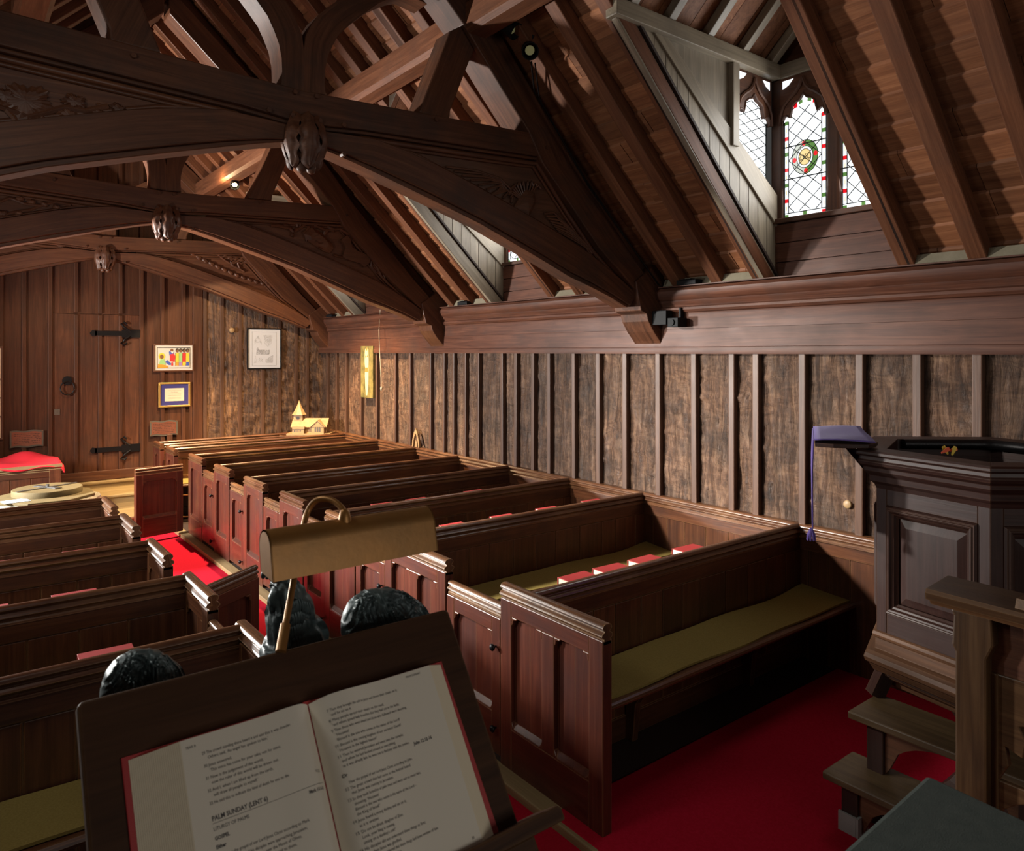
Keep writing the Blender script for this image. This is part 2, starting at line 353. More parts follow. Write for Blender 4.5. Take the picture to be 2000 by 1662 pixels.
# ================================================================ THE SETTING
# ---- floors
m = MB(); m.box(WL-.3, WR+.3, -1.5, YE+.2, -.30, -.05); struct(m.build('floor', DARKFL))
m = MB(); m.box(1.03, 2.07, 1.76, 9.28, -.05, -.032)
tag(m.build('aisle_carpet', CARPET), 'bright red carpet runner down the middle aisle between the pews', 'carpet')
m = MB(); m.box(2.08, WR, -.6, 2.42, -.05, .006); m.box(1.2, 2.08, -.6, 1.75, -.032, .006)
tag(m.build('chancel_carpet', CARPET, bevel=.01), 'dark red carpet in front of the nearest right pew and the pulpit steps', 'carpet')
def platform(name, x0, x1, y0, y1, sill):
    m = MB(); m.box(x0, x1, y0, y1, -.055, -.002, ax=1); struct(m.build(name, DARKFL))
platform('floor_right', 2.16, WR, 2.43, 10.3, None); platform('floor_left', WL, 1.0, 1.9, 9.2, None)
m = MB()
y = 2.12
while y < 10.2:
    e = min(y+R.uniform(1.6, 2.6), 10.2); m.box(2.065, 2.159, y, e-.004, -.05, .004, ax=1); y = e
struct(m.build('trim_1', PALE, bevel=.006))
m = MB(); m.box(.99, 1.045, 1.95, 9.2, -.05, .002, ax=1); struct(m.build('trim_2', PALE, bevel=.006))

# ---- end wall: smooth planks on the left, ravaged planks right of X=2.8
endb = [-1.2, -.95, -.7, -.45, -.2, .04, .285, .532, .757, 1.022, 1.296, 1.558, 1.789, 2.033, 2.285, 2.545]
endr = [2.82, 3.044, 3.287, 3.611, 3.849, 4.101, 4.273]
def gable(x): return min(roofz(x), 5.2)
m = MB(); xs = [WL]+endb+[2.80]
for a, b_ in zip(xs, xs[1:]):
    if 1.03 <= (a+b_)/2 <= 2.03: continue
    za, zb = gable(a), gable(b_)
    m.prism([(a, .39), (b_, .39), (b_, zb), (a, za)], ((0, YE, 0), (1, 0, 0), (0, 0, 1), (0, 1, 0)), 0, .06, gax=(0, 1))
for a, b_ in zip([1.022, 1.296, 1.558, 1.789], [1.296, 1.558, 1.789, 2.033]):
    m.prism([(a, 2.49), (b_, 2.49), (b_, gable(b_)), (a, gable(a))], ((0, YE, 0), (1, 0, 0), (0, 0, 1), (0, 1, 0)), 0, .06, gax=(0, 1))
m.box(WL-.2, WR+.2, YE+.07, YE+.12, -.1, 5.4, ax=2)
wall_end = struct(m.build('wall_end', WALLW))
m = MB()
xs = [2.80]+endr+[4.52]
for a, b_ in zip(xs, xs[1:]):
    nu = max(3, int((b_-a)/.022)); nv = 96; za, zb = gable(a), gable(b_); sd = R.uniform(0, 50); z0 = .3
    def fn(u, v, a=a, b_=b_, za=za, zb=zb, sd=sd):
        x = a+(b_-a)*u; z = z0+(za+(zb-za)*u-z0)*v
        h = noise.fractal(Vector((x*7+sd, z*11, 3.)), 1., 2., 5)*.016+max(0, noise.noise(Vector((x*3+sd, z*20, 1.))))*.025
        k = 1. if z < 2.2 else .45
        e = min(u, 1-u)*6; e = min(1, e)
        return (x, YE-.012-h*k*e, z)
    m.grid(nu, nv, fn, lambda u, v, a=a, b_=b_, sd=sd: (2.4*v+sd, (b_-a)*u+sd, 0))
m.build('rough_planks', ROUGHE, wall_end, smooth=60)
for x in endb+endr:
    if 1.03 < x < 2.03: continue
    m = MB(); m.box(x-.026, x+.026, YE-.030, YE, .42 if x < 2.6 else .3, gable(x)-.02, ax=2); m.build('batten', BATT if x > 2.6 else WALLW, wall_end, bevel=.008)
m = MB(); m.box(2.66, 2.79, YE-.035, YE+.01, .3, gable(2.7)-.02, ax=2); m.build('post', WALLW, wall_end, bevel=.008)
m = MB(); m.box(.9, 2.5, YE-.045, YE, .40, .52, ax=0); struct(m.build('baseboard_end', TIMBERR, bevel=.005))
# door in the end wall
door = bpy.data.objects.new('door_1', None); COL.objects.link(door); door.location = (1.53, YE, .5); struct(door)
m = MB()
for a, b_ in zip([1.03, 1.296, 1.558, 1.789], [1.296, 1.558, 1.789, 2.025]): m.box(a+.001, b_-.001, YE-.004, YE+.05, .50, 2.485, ax=2)
m.build('door_boards', WALLW, door)
for x in (1.296, 1.558, 1.789):
    for (z0, z1) in ((.5, 2.478), (2.5, gable(x)-.02)):
        m = MB(); m.box(x-.024, x+.024, YE-.028, YE-.004, z0, z1, ax=2)
        m.build('batten', WALLW, door if z0 < 1 else wall_end, bevel=.008)
for z in (2.25, .78):
    m = MB(); m.box(1.50, 2.0, YE-.036, YE-.028, z-.03, z+.03); m.box(1.80, 2.01, YE-.037, YE-.028, z-.05, z+.05)
    m.prism([(1.44, z), (1.47, z+.04), (1.52, z+.025), (1.52, z-.025), (1.47, z-.04)], ((0, YE, 0), (1, 0, 0), (0, 0, 1), (0, -1, 0)), .028, .036)
    for q in (1, -1):
        m.tube([(1.90, YE-.033, z+q*.03), (1.83, YE-.033, z+q*.08), (1.79, YE-.033, z+q*.125), (1.83, YE-.033, z+q*.145), (1.86, YE-.033, z+q*.12)], .012, 6)
    h = m.build('strap_hinge', IRON, door); h['label'] = 'black iron strap hinge with curled tips'
m = MB(); 
m.lathe([(.001, 0), (.055, .001), (.055, .006), (.02, .012), (.012, .03), (.001, .032)], (1.20, YE-.03, 1.66), 16, axis='y')
m.tube([(1.20+.075*math.sin(q)*(1 if q < PI else 1), YE-.045, 1.60-.07*math.cos(q)*1.2-.03) for q in [i*2*PI/16 for i in range(17)]], .008, 6)
h = m.build('ring_handle', IRON, door); h['label'] = 'black iron ring handle'
m = MB(); m.box(1.065, 1.125, YE-.012, YE-.004, 1.245, 1.315); m.box(1.085, 1.1, YE-.016, YE-.01, 1.265, 1.3); h = m.build('lock_plate', DULLM, door)
# wooden steps up to the door
stp = thing('door_steps', 'pale wooden steps rising to the plank door in the end wall', 'steps', (1.5, 9.9, -.05))
for (z0, z1, y0, y1) in ((-.05, .137, 9.29, YE-.05), (.137, .315, 9.78, YE-.05), (.315, .40, 10.36, YE-.05)):
    m = MB(); m.box(1.04, 2.12, y0+.02, y1, z0, z1-.03); m.build('riser', PALE, stp)
    m = MB(); m.box(1.04, 2.12, y0, y0+(y1-y0)/2-.002, z1-.03, z1, ax=0); m.box(1.04, 2.12, y0+(y1-y0)/2, y1, z1-.03, z1, ax=0); m.build('tread', PALE, stp, bevel=.006)

# ---- right wall
rb = [10.253, 9.931, 9.608, 9.143, 8.681, 8.186, 7.815, 7.341, 7.05, 6.85, 6.62, 6.369, 5.954, 5.726, 5.455, 5.221, 4.882, 4.569, 4.254, 3.895, 3.543, 3.205, 3.007, 2.656, 2.272, 1.933, 1.617, 1.3, .95, .55, .1, -.4]
m = MB(); m.box(WR+.05, WR+.15, -1.5, YE+.2, -.1, 2.45); wall_right = struct(m.build('wall_right', DARKFL))
m = MB(); ys = [YE]+rb+[-.8]
for a, b_ in zip(ys, ys[1:]):
    near = b_ > 1.5
    nu = max(3, int(abs(a-b_)/.020)) if near else 3; nv = 60 if near else 12; sd = R.uniform(0, 50)
    amp = .9 if b_ < 4.6 else .45
    def fn(u, v, a=a, b_=b_, sd=sd, amp=amp):
        y = a+(b_-a)*u; z = .84+1.18*v
        h = noise.fractal(Vector((y*6+sd, z*7, 3.)), 1., 2., 4)*.013+max(0, noise.noise(Vector((y*6+sd+z*5, z*17, 1.)))-.15)*.035+max(0, noise.noise(Vector((y*40+sd, z*5, 7.)))-.35)*-.05
        return (WR+.018-h*amp*min(1, min(u, 1-u)*6), y, z)
    m.grid(nu, nv, fn, lambda u, v, a=a, b_=b_, sd=sd: (1.18*v+sd, (a-b_)*u+sd, 0))
m.build('planks', ROUGHR, wall_right, smooth=60)
for y in rb:
    m = MB(); tl = R.uniform(-.006, .006); w = .023 if y > 4.6 else .026
    m.prism([(y-w+tl, .86), (y+w+tl, .86), (y+w, 2.01), (y-w, 2.01)], ((WR, 0, 0), (0, 1, 0), (0, 0, 1), (-1, 0, 0)), -.02, .026, gax=(0, 1))
    m.build('batten', BATT, wall_right, bevel=.007)
# lower boarding and dado cap along the right wall
CAPH = [(0, 0), (.012, -.0015), (.020, -.008), (.0235, -.017), (.020, -.026), (.013, -.032), (.015, -.036), (.024, -.041), (.0285, -.050), (.024, -.059), (.016, -.064), (.016, -.070), (.021, -.076), (.0215, -.086)]
CAPPROF = CAPH+[(-a, b_) for a, b_ in CAPH[:0:-1]]
HALFCAP = [(0, 0)]+[(a+.03, b_) for a, b_ in CAPH[1:]]+[(0, -.086)]
ZR = .88
m = MB(); y = 10.4
m.sweep([(WR, 10.45, ZR), (WR, 1.2, ZR)], HALFCAP, (-1, 0, 0), (0, 0, 1))
struct(m.build('trim_3', CAP, smooth=35))
m = MB(); y = 10.4
while y > 1.0:
    e = y-R.choice([.17, .2, .22, .14]); m.box(WR-.022, WR+.03, e+.0025, y-.0025, 0, ZR-.13, ax=2); y = e
m.box(WR-.035, WR+.03, 1.0, 10.4, ZR-.165, ZR-.08, ax=1)
struct(m.build('baseboard_right', PEW))
# cornice in bays between the trusses
CORNP = [(0, .508), (.10, .508), (.128, .500), (.145, .478), (.142, .448), (.125, .42), (.105, .405), (.10, .39), (.082, .372), (.078, .362), (.090, .352), (.092, .335), (.080, .318), (.066, .312), (.062, .30), (.062, .192), (.055, .19), (.052, .055), (.060, .053), (.064, .03), (.060, 0), (0, 0)]
TY = [3.98, 7.15, 10.30]       # truss centre planes
YN0 = 3.87
for i, (a, b_) in enumerate([(-.8, 3.78), (4.2, 6.93), (7.38, 10.08)]):
    m = MB(); m.sweep([(WR+.01, a, 1.998), (WR+.01, b_, 1.998)], [(x, z) for x, z in CORNP if z > .15]+[(0, .18)], (-1, 0, 0), (0, 0, 1))
    m.sweep([(WR+.01, a, 1.998), (WR+.01, b_, 1.998)], [(0, .505), (.16, .505), (.16, .512), (0, .512)], (-1, 0, 0), (0, 0, 1))
    struct(m.build('trim_%d' % (4+i), CORN, smooth=30))
m = MB(); m.sweep([(WR+.01, -.8, 1.998), (WR+.01, YE, 1.998)], [(0, .20), (.056, .192), (.054, .055), (.062, .052), (.066, .03), (.060, 0), (0, 0)], (-1, 0, 0), (0, 0, 1))
m.box(WR+.015, WR+.05, -.8, YE, 2.0, 2.52)
struct(m.build('trim_7', CORN, smooth=30))
# ---- left wall with its window (daylight source of the nave)
m = MB(); WZ0, WZ1 = 1.52, 2.06
for (y0, y1, z0, z1) in ((-1.5, 4.30, -.1, 2.9), (4.86, 7.9, -.1, 2.9), (8.5, YE+.2, -.1, 2.9), (4.30, 4.86, -.1, WZ0), (4.30, 4.86, WZ1, 2.9), (7.9, 8.5, -.1, WZ0), (7.9, 8.5, WZ1, 2.9)): m.box(WL-.12, WL, y0, y1, z0, z1)
struct(m.build('wall_left', WALLW))

# ---- roof
def slope_boards(m, side, y0, y1, x_in, x_out, w=.17):
    """courses of oak boards lying on the rafters, side=+1 right slope; x measured from the ridge line outward"""
    k = math.hypot(1, KS); d = x_in
    while d < x_out:
        e = min(d+w/k, x_out); y = y0+R.uniform(-.2, 0)
        while y < y1:
            ye = min(y+R.choice([.36, .72, .72, 1.08]), y1); ys_ = max(y, y0)
            lift = R.uniform(0, .005)
            za = ZC+(4.45-CX-d)*KS+.124+lift; zb = ZC+(4.45-CX-e)*KS+.140+lift
            vs = [(CX+side*x, yy, z+t) for t in (0, .02) for yy in (ys_+.0015, ye-.0015) for x, z in ((d+.002, za), (e+.004, zb))]
            o = [R.uniform(0, 9) for _ in range(3)]
            m.add(vs, [(0, 1, 3, 2), (4, 6, 7, 5), (0, 4, 5, 1), (2, 3, 7, 6), (0, 2, 6, 4), (1, 5, 7, 3)], [(v[1]+o[0], v[0]+o[1], v[2]+o[2]) for v in vs])
            y = ye
        d = e
OUT = 3.06
dorm = [1.92+3.16*i*0 for i in range(0)]
DORM = [(2.02, 2.90), (5.17, 6.05), (8.32, 9.20)]
roof = MB()
ycut = -.9
XH = 2.92-CX     # header of the dormers, distance from ridge line
for (a, b_) in DORM+[(YE+.1, None)]:
    slope_boards(roof, 1, ycut, a-.02 if b_ else a, 0, OUT)
    if b_: slope_boards(roof, 1, a-.02, b_+.025, 0, XH)
    ycut = b_ and b_+.025
slope_boards(roof, -1, -.9, YE+.1, 0, OUT)
m2 = MB()
for sd in (1, -1):
    for yy in ([(-1, DORM[0][0]), (DORM[0][1], DORM[1][0]), (DORM[1][1], DORM[2][0]), (DORM[2][1], YE+.3)] if sd == 1 else [(-1, YE+.3)]):
        m2.prism([(0, ZC+(4.45-CX)*KS+.165), (OUT+.2, ZC+(4.45-CX-OUT-.2)*KS+.165), (OUT+.2, ZC+(4.45-CX-OUT-.2)*KS+.19), (0, ZC+(4.45-CX)*KS+.19)], ((CX, 0, 0), (sd, 0, 0), (0, 0, 1), (0, 1, 0)), yy[0], yy[1])
for (a, b_) in DORM: m2.prism([(0, ZC+(4.45-CX)*KS+.165), (XH, ZC+(4.45-CX-XH)*KS+.165), (XH, ZC+(4.45-CX-XH)*KS+.19), (0, ZC+(4.45-CX)*KS+.19)], ((CX, 0, 0), (1, 0, 0), (0, 0, 1), (0, 1, 0)), a, b_)
ceiling = struct(roof.build('ceiling', BOARD)); ceiling_ref['o'] = ceiling
m2.build('roof_deck', DARKFL, ceiling)
def rafter(side, y, w=.095, d=.14, x0=0., x1=2.98, mat=RAFT, name='rafter'):
    m = MB(); z = lambda x: ZC+(4.45-CX-x)*KS
    m.prism([(x0, z(x0)), (x1, z(x1)), (x1, z(x1)+d), (x0, z(x0)+d)], ((CX, y, 0), (side, 0, 0), (0, 0, 1), (0, 1, 0)), -w/2, w/2, gax=(1, -KS))
    return m.build(name, mat, ceiling, bevel=.006)
rY = []
for k in range(3):
    o = 3.155*k
    for y in (1.60, 1.972, 2.955, 3.30, 3.66): rY.append(y+o)
rY += [.53, .88, 1.24, 4.28+.12, 4.76-.02, 4.28+3.17+.14, 7.92]
rY = sorted(y for y in rY if y < 10.2 and abs(y-TY[0]) > .2 and abs(y-TY[1]) > .2)
for y in rY: rafter(1, y)
y = .5
while y < 10.2:
    if min(abs(y-t) for t in TY) > .2: rafter(-1, y)
    y += .36
for (a, b_) in DORM:       # short rafters above the dormer
    ym = (a+b_)/2; rafter(1, ym-.17, x1=XH-.02); rafter(1, ym+.17, x1=XH-.02)
m = MB(); m.box(CX-.03, CX+.03, -.9, YE, ZC+(4.45-CX)*KS-.12, ZC+(4.45-CX)*KS+.14, ax=1); m.build('ridge_board', TIMBER, ceiling)
for sd in (1, -1):
    for (a, b_) in ((-.9, 3.87), (4.09, 7.04), (7.26, 10.2)):
        m = MB(); xa, xb = sorted((CX+sd*(2.62-CX), CX+sd*(2.81-CX)))
        c = .03; m.prism([(xa+c, 4.045), (xb-c, 4.045), (xb, 4.075), (xb, 4.23), (xa, 4.23), (xa, 4.075)], ((0, 0, 0), (1, 0, 0), (0, 0, 1), (0, 1, 0)), a, b_, gax=(0, 1))
        for i in range(len(m.g)): g = m.g[i]; m.g[i] = (g[2], g[0], g[1])
        m.build('purlin', RAFT, ceiling)
# eave blocking between rafter feet on top of the cornice
for (a, b_) in ((-.8, 1.93), (2.99, 3.8), (4.2, 5.10), (6.14, 6.9), (7.4, 8.25), (9.3, 10.1)):
    m = MB(); m.prism([(2.86, ZC+.013), (3.02, ZC+.013), (3.02, ZC+.03), (2.93, ZC+.075), (2.89, ZC+.075)], ((CX, 0, 0), (1, 0, 0), (0, 0, 1), (0, 1, 0)), a, b_); m.build('eave_block', EAVE, ceiling)

# ---- dormers: window_1..3
def light_glass(par, O, U, w, z0, zs, zt, kind):
    """one traceried light. O: point at the light's centre on the glass plane; U: horizontal direction; kind 'full' with coloured border"""
    O = Vector(O); U = Vector(U); Z = Vector((0, 0, 1)); Wd = U.cross(Z)
    hw = w/2; H = zt-zs; b = .034
    half = [(1, 0), (1, .18), (.92, .30), (.78, .31), (.66, .22), (.60, .40), (.55, .62), (.38, .74), (.18, .80), (0, 1.0)]
    out = [(hw*a, zs+H*b_*.62) for a, b_ in half]; poly = [(-hw, z0), (hw, z0)]+out+[(-a, b_) for a, b_ in out[-2::-1]]
    P = lambda a, z, d=0: O+U*a+Z*z+Wd*d
    m = MB(); m.prism(poly, (O, U, Z, Wd), -.004, .004); gl = m.build('glazing', SKYG, par)
    gl['label'] = 'bright clear leaded glass'
    # surround: head plate with cusped opening
    m = MB()
    for q in (1, -1):
        hp = [(q*a, b_) for a, b_ in out]+[(0, zt+.02), (q*(hw+.02), zt+.02), (q*(hw+.02), zs)]
        m.prism(hp, (O, U, Z, Wd), -.022, .03)
        og = [(1.08, 0), (1.06, .28), (.92, .52), (.62, .70), (.34, .82), (.14, .98), (0, 1.22)]
        m.tube([P(q*hw*a, min(zs+H*b_*.8, zt+.01), .034) for a, b_ in og], .013, 6)
        m.tube([P(q*hw*a, b_-.0, .03) for a, b_ in [(x/hw*1.0, z) for x, z in out]], .007, 6)
    m.build('tracery', TIMBER, par, smooth=50)
    m = MB()
    for q in (1, -1):
        m.prism([(q*(hw-.005), zt+.0), (q*(hw-.005), zt-.055), (q*(hw-.05), zt-.035), (q*(hw-.085), zt+.0)], (O, U, Z, Wd), .031, .034)
    m.build('eyelet_glass', SKYG, par)
    # lead lines and coloured pieces
    m = MB(); zt2 = zs+H*.5
    def seg(a0, z0_, a1, z1, r=.0022): m.tube([P(a0, z0_, .007), P(a1, z1, .007)], r*1.4, 5)
    aw = hw-(b if kind == 'full' else .012); zb = z0+(b if kind == 'full' else .01)
    for q in (1, -1):
        seg(q*aw, zb, q*aw, zs+.02); seg(q*(hw-.004), z0, q*(hw-.004), zs+.02)
    seg(-hw, zb, hw, zb)
    dy = .17 if kind == 'full' else .11; zz = zb-dy
    while zz < zt2:
        for q in (1, -1):
            # diagonal from (-q*aw, zz) to (q*aw, zz+dy*1.15), clipped
            n = 12
            pts = []
            for i in range(n+1):
                a = -q*aw+2*q*aw*i/n; z = zz+dy*1.25*i/n
                lim = zt2-.25*H*abs(a)/hw
                if zb <= z <= lim: pts.append(P(a, z, .007))
            if len(pts) > 1: m.tube(pts, .0028, 5)
        zz += dy*.625
    m.build('lead_cames', LEAD, par)
    if kind != 'full': return
    m = MB()
    for fz in (.36, .66): m.tube([P(-hw-.02, z0+(zs-z0)*fz*1.15, .012), P(hw+.02, z0+(zs-z0)*fz*1.15, .012)], .004, 6)
    m.build('saddle_bar', LEAD, par)
    cr, cg, cy = MB(), MB(), MB(); zz = z0; i = 0; n = int((zs-z0)/.052)
    st = (zs-z0)/n
    for i in range(n+1):
        z = z0+i*st; tgt = cr if i % 4 == 0 else (cg if i % 4 == 2 else None)
        for q in (1, -1):
            ii = i+(2 if q < 0 else 0); tgt = cr if ii % 4 == 0 else (cg if ii % 4 == 2 else None)
            a0, a1 = sorted((q*(hw-.005), q*(aw+.002)))
            if tgt is not None: tgt.prism([(a0, z), (a1, z), (a1, z+.026), (a0, z+.026)], (O, U, Z, Wd), .0045, .006)
            else: cy.prism([((a0+a1)/2-.002, z), ((a0+a1)/2+.002, z), ((a0+a1)/2+.002, z+.03), ((a0+a1)/2-.002, z+.03)], (O, U, Z, Wd), .0045, .006)
    cg.prism([(-.013, z0+.004), (.013, z0+.004), (.013, zb-.002), (-.013, zb-.002)], (O, U, Z, Wd), .0045, .006)
    for q in (1, -1):
        cr.prism([(q*.055, zs+H*.36), (q*.085, zs+H*.33), (q*.080, zs+H*.46), (q*.058, zs+H*.46)], (O, U, Z, Wd), .0045, .006)
        cg.prism([(q*.02, zs+H*.50), (q*.045, zs+H*.47), (q*.045, zs+H*.40), (q*.018, zs+H*.43)], (O, U, Z, Wd), .0045, .006)
    # roundel
    zc_ = z0+(zs-z0)*.62
    def ring(r0, r1, a0, a1, n=20): 
        pts = [(r1*math.cos(a0+(a1-a0)*i/n), zc_+1.22*r1*math.sin(a0+(a1-a0)*i/n)) for i in range(n+1)]
        return pts+[(r0*math.cos(a0+(a1-a0)*i/n), zc_+1.22*r0*math.sin(a0+(a1-a0)*i/n)) for i in range(n, -1, -1)]
    gg = MB(); 
    cg.prism(ring(.060, .094, -.1, PI/2), (O, U, Z, Wd), .0045, .006); gg.prism(ring(.060, .094, PI/2, PI*1.5), (O, U, Z, Wd), .0045, .006); cg.prism(ring(.060, .094, PI*1.5, 2*PI-.1), (O, U, Z, Wd), .0045, .006)
    gy = MB(); gy.prism([(.044*math.cos(q*PI/14), zc_+1.22*.044*math.sin(q*PI/14)) for q in range(28)], (O, U, Z, Wd), .0045, .006)
    for q in range(4):
        c = (.077*math.cos(q*PI/2+.1), zc_+1.22*.077*math.sin(q*PI/2+.1)); cr.prism([(c[0]+.014*math.cos(j*PI/6), c[1]+.017*math.sin(j*PI/6)) for j in range(12)], (O, U, Z, Wd), .006, .008)
    cr.build('red_glass', GRED, par); cg.build('green_glass', GGRN, par); cy.build('yellow_stain', GYEL, par); gg.build('pearl_glass', GGRY, par); gy.build('roundel', GYEL, par)
    m = MB()
    for r_ in (.045, .059, .095): m.tube([P(r_*math.cos(q*PI/16), zc_+1.22*r_*math.sin(q*PI/16), .008) for q in range(33)], .0024, 5)
    text_to(m, 'ZXO', .045, lambda x, y: P(x, zc_+y*1.25-.018, .0075), align='CENTER')
    m.build('roundel_lead', LEAD, par)
HZ = 3.90   # underside of the dormer head
for di, (ya, yb) in enumerate(DORM):
    w = bpy.data.objects.new('window_%d' % (di+1), None); COL.objects.link(w); w.location = (4.6, (ya+yb)/2, 2.9); struct(w)
    XW = 4.62; ZS = 2.90
    # boards under the sill
    m = MB()
    for q in range(3): m.box(XW-.03-.0*q, XW+.0, ya-.05, yb+.05, 2.50+q*.133+.004, 2.50+(q+1)*.133-.004, ax=1)
    m.box(XW+.002, XW+.02, ya-.05, yb+.05, 2.45, 2.9, ax=1)
    m.build('apron_boards', CORN, w)
    m = MB(); m.box(XW-.06, XW+.03, ya-.05, yb+.05, ZS, ZS+.035, ax=1); m.build('sill', TIMBER, w, bevel=.006)
    m = MB(); m.box(XW-.03, XW+.05, yb-.03, yb+.06, ZS, HZ+.02, ax=2); m.box(XW-.03, XW+.05, ya-.06, ya+.04, ZS, HZ+.02, ax=2); m.build('corner_post', TIMBER, w, bevel=.012)
    L1 = yb-.03-.155; L2 = L1-.40
    m = MB(); m.box(XW-.025, XW+.04, L1-.155-.10, L1-.155, ZS, HZ+.02, ax=2); m.build('mullion', TIMBER, w, bevel=.02)
    light_glass(w, (XW, L1, 0), (0, -1, 0), .31, ZS+.035, 3.58, HZ-.02, 'full')
    light_glass(w, (XW, L2, 0), (0, -1, 0), .28, ZS+.035, 3.58, HZ-.02, 'full')
    m = MB(); m.box(XW-.05, XW+.05, ya-.06, yb+.06, HZ, HZ+.10, ax=1); m.build('head_beam', GREYW, w, bevel=.006)
    # cheeks (far one seen, near one mirrored)
    for (yc, dr) in ((yb+.02, -1), (ya-.02, 1)):
        F = ((0, yc, 0), (1, 0, 0), (0, 0, 1), (0, -dr, 0))
        sl = lambda z, off=0.: 4.45-(z-2.5)/KS+off          # roof line in the cheek plane
        # raking board along the roof line
        m = MB(); m.prism([(sl(2.5), 2.5), (sl(2.5)+.16, 2.5), (sl(HZ)+.13, HZ+.0), (sl(HZ)-.02, HZ+.0)], F, -.01, .03, gax=(-1, KS)); (m.build('raking_board', GREYW, w, bevel=.004) if dr < 0 else None)
        m = MB(); m.prism([(4.60, 2.88), (4.60, 3.10), (sl(HZ)+.42, HZ), (sl(HZ)+.30, HZ)], F, -.012, .035, gax=(-1, KS)); m.build('raking_board', GREYW, w, bevel=.004)
        m = MB(); x = sl(HZ)
        while x < 4.6:
            e = min(x+.105, 4.6); zk = .13 if dr > 0 else 0; zb0 = max(2.5, 2.5+(4.45-x)*KS)+zk; zb1 = max(2.5, 2.5+(4.45-e)*KS)+zk
            up = lambda xx: min(HZ, 3.10+(4.60-xx)*(HZ-3.10)/(4.60-sl(HZ)-.42))
            m.prism([(x+.003, zb0), (e-.003, zb1), (e-.003, up(e)), (x+.003, up(x))], F, .004, .02, gax=(0, 1)); x = e
        m.prism([(sl(HZ)+.35, HZ), (4.12, HZ), (4.12, 3.3)], F, .01, .025, gax=(0, 1))
        m.build('cheek_boards', GREYW, w)
        m = MB(); m.box(4.06, 4.13, yc-.03, yc+.03, 3.36, HZ, ax=2); m.build('stud', GREYW, w, bevel=.004)
        light_glass(w, (4.355, yc-dr*.042, 0), (-dr, 0, 0), .36, 3.0, 3.58, HZ-.02, 'side')
        m = MB(); m.box(sl(HZ)-.05, 4.66, yc-.045, yc+.045, HZ, HZ+.10, ax=0); m.build('head_beam', GREYW, w, bevel=.006)
        m = MB(); m.prism([(sl(2.5), 2.5), (4.66, 2.5), (4.66, 3.05), (sl(HZ)+.4, HZ), (sl(HZ), HZ)], F, .036, .05); m.build('outer_skin', DARKFL, w)
    # little gabled roof
    ym = (ya+yb)/2; hh = .46
    m = MB()
    for sd in (1, -1):
        xx = 2.93
        while xx < 4.7:
            e = xx+.15
            m.prism([(sd*(.53), HZ+.10), (sd*.02, HZ+.10+hh), (sd*.02, HZ+.12+hh), (sd*.55, HZ+.12)], ((0, ym, 0), (0, 1, 0), (0, 0, 1), (1, 0, 0)), xx+.002, e-.002, gax=(1, 0)); xx = e
    m.build('roof_boards', BOARD, w)
    for xx in (3.12, 3.45, 3.82, 4.19, 4.52):
        for sd in (1, -1):
            m = MB(); m.beam((xx, ym+sd*.47, HZ+.10), (xx, ym+sd*.02, HZ+.10+hh*.93), .06, .06, up=(1, 0, 0)); m.build('rafter', GREYW, w, bevel=.004)
    m = MB(); m.prism([(-.56, HZ+.08), (.56, HZ+.08), (0, HZ+.62)], ((XW+.02, ym, 0), (0, 1, 0), (0, 0, 1), (1, 0, 0)), 0, .03); m.build('gable_board', WALLW, w)
    m = MB(); m.prism([(2.6, 4.6), (4.75, HZ+.13), (4.75, HZ+.9), (2.6, HZ+.9)], ((0, ym, 0), (1, 0, 0), (0, 0, 1), (0, 1, 0)), -.6, .6) if False else None

# ================================================================ TRUSSES
def tp(*px): return [(lambda q: (q[0]-CX, q[1]))(onY(u, v, YN0)) for u, v in px]
tie_top = tp((600, 178), (712, 199), (824, 220), (930, 239), (1027, 257), (1062, 264)); tie_bot = tp((590, 247), (712, 260), (824, 277), (930, 293), (1027, 307), (1062, 312))
tie_top[0] = (0, tie_top[0][1]); tie_bot[0] = (0, tie_bot[0][1])
arch_top = tp((598, 250), (660, 258), (740, 271), (827, 305), (900, 344), (971, 383), (1030, 416), (1090, 452), (1150, 491), (1200, 530), (1247, 574))
arch_bot = tp((598, 270), (660, 298), (740, 335), (800, 364), (870, 398), (950, 438), (1000, 468), (1060, 503), (1125, 543), (1180, 568), (1232, 600))
arch_top[0] = (0, arch_top[0][1]); arch_bot[0] = (0, arch_bot[0][1]-.01)
prin_in = tp((904, 46), (932, 94), (980, 174), (1032, 258), (1058, 318), (1120, 410), (1170, 485), (1247, 574))
prin_out = tp((968, 52), (990, 90), (1038, 174), (1086, 264), (1128, 330), (1178, 410), (1224, 484), (1285, 574))
# run the principal on up to the ridge
ux = (prin_in[0][0]-prin_in[3][0], prin_in[0][1]-prin_in[3][1]); kk = -ux[1]/ux[0]
def mir(pts, s): return [(a*s, b_) for a, b_ in pts]
def resample(pts, n):
    L_ = [0]
    for p, q in zip(pts, pts[1:]): L_.append(L_[-1]+math.dist(p, q))
    o = []
    for i in range(n):
        t = L_[-1]*i/(n-1); k = max(j for j in range(len(pts)) if L_[j] <= t+1e-9); k = min(k, len(pts)-2)
        f = (t-L_[k])/(L_[k+1]-L_[k]); o.append((pts[k][0]+(pts[k+1][0]-pts[k][0])*f, pts[k][1]+(pts[k+1][1]-pts[k][1])*f))
    return o
def lerp2(pts, qts, t): return [(p[0]+(q[0]-p[0])*t, p[1]+(q[1]-p[1])*t) for p, q in zip(pts, qts)]
def tp2(dy, *px): return [(lambda q: (q[0]-CX, q[1]))(onY(u, v, YN0+dy)) for u, v in px]
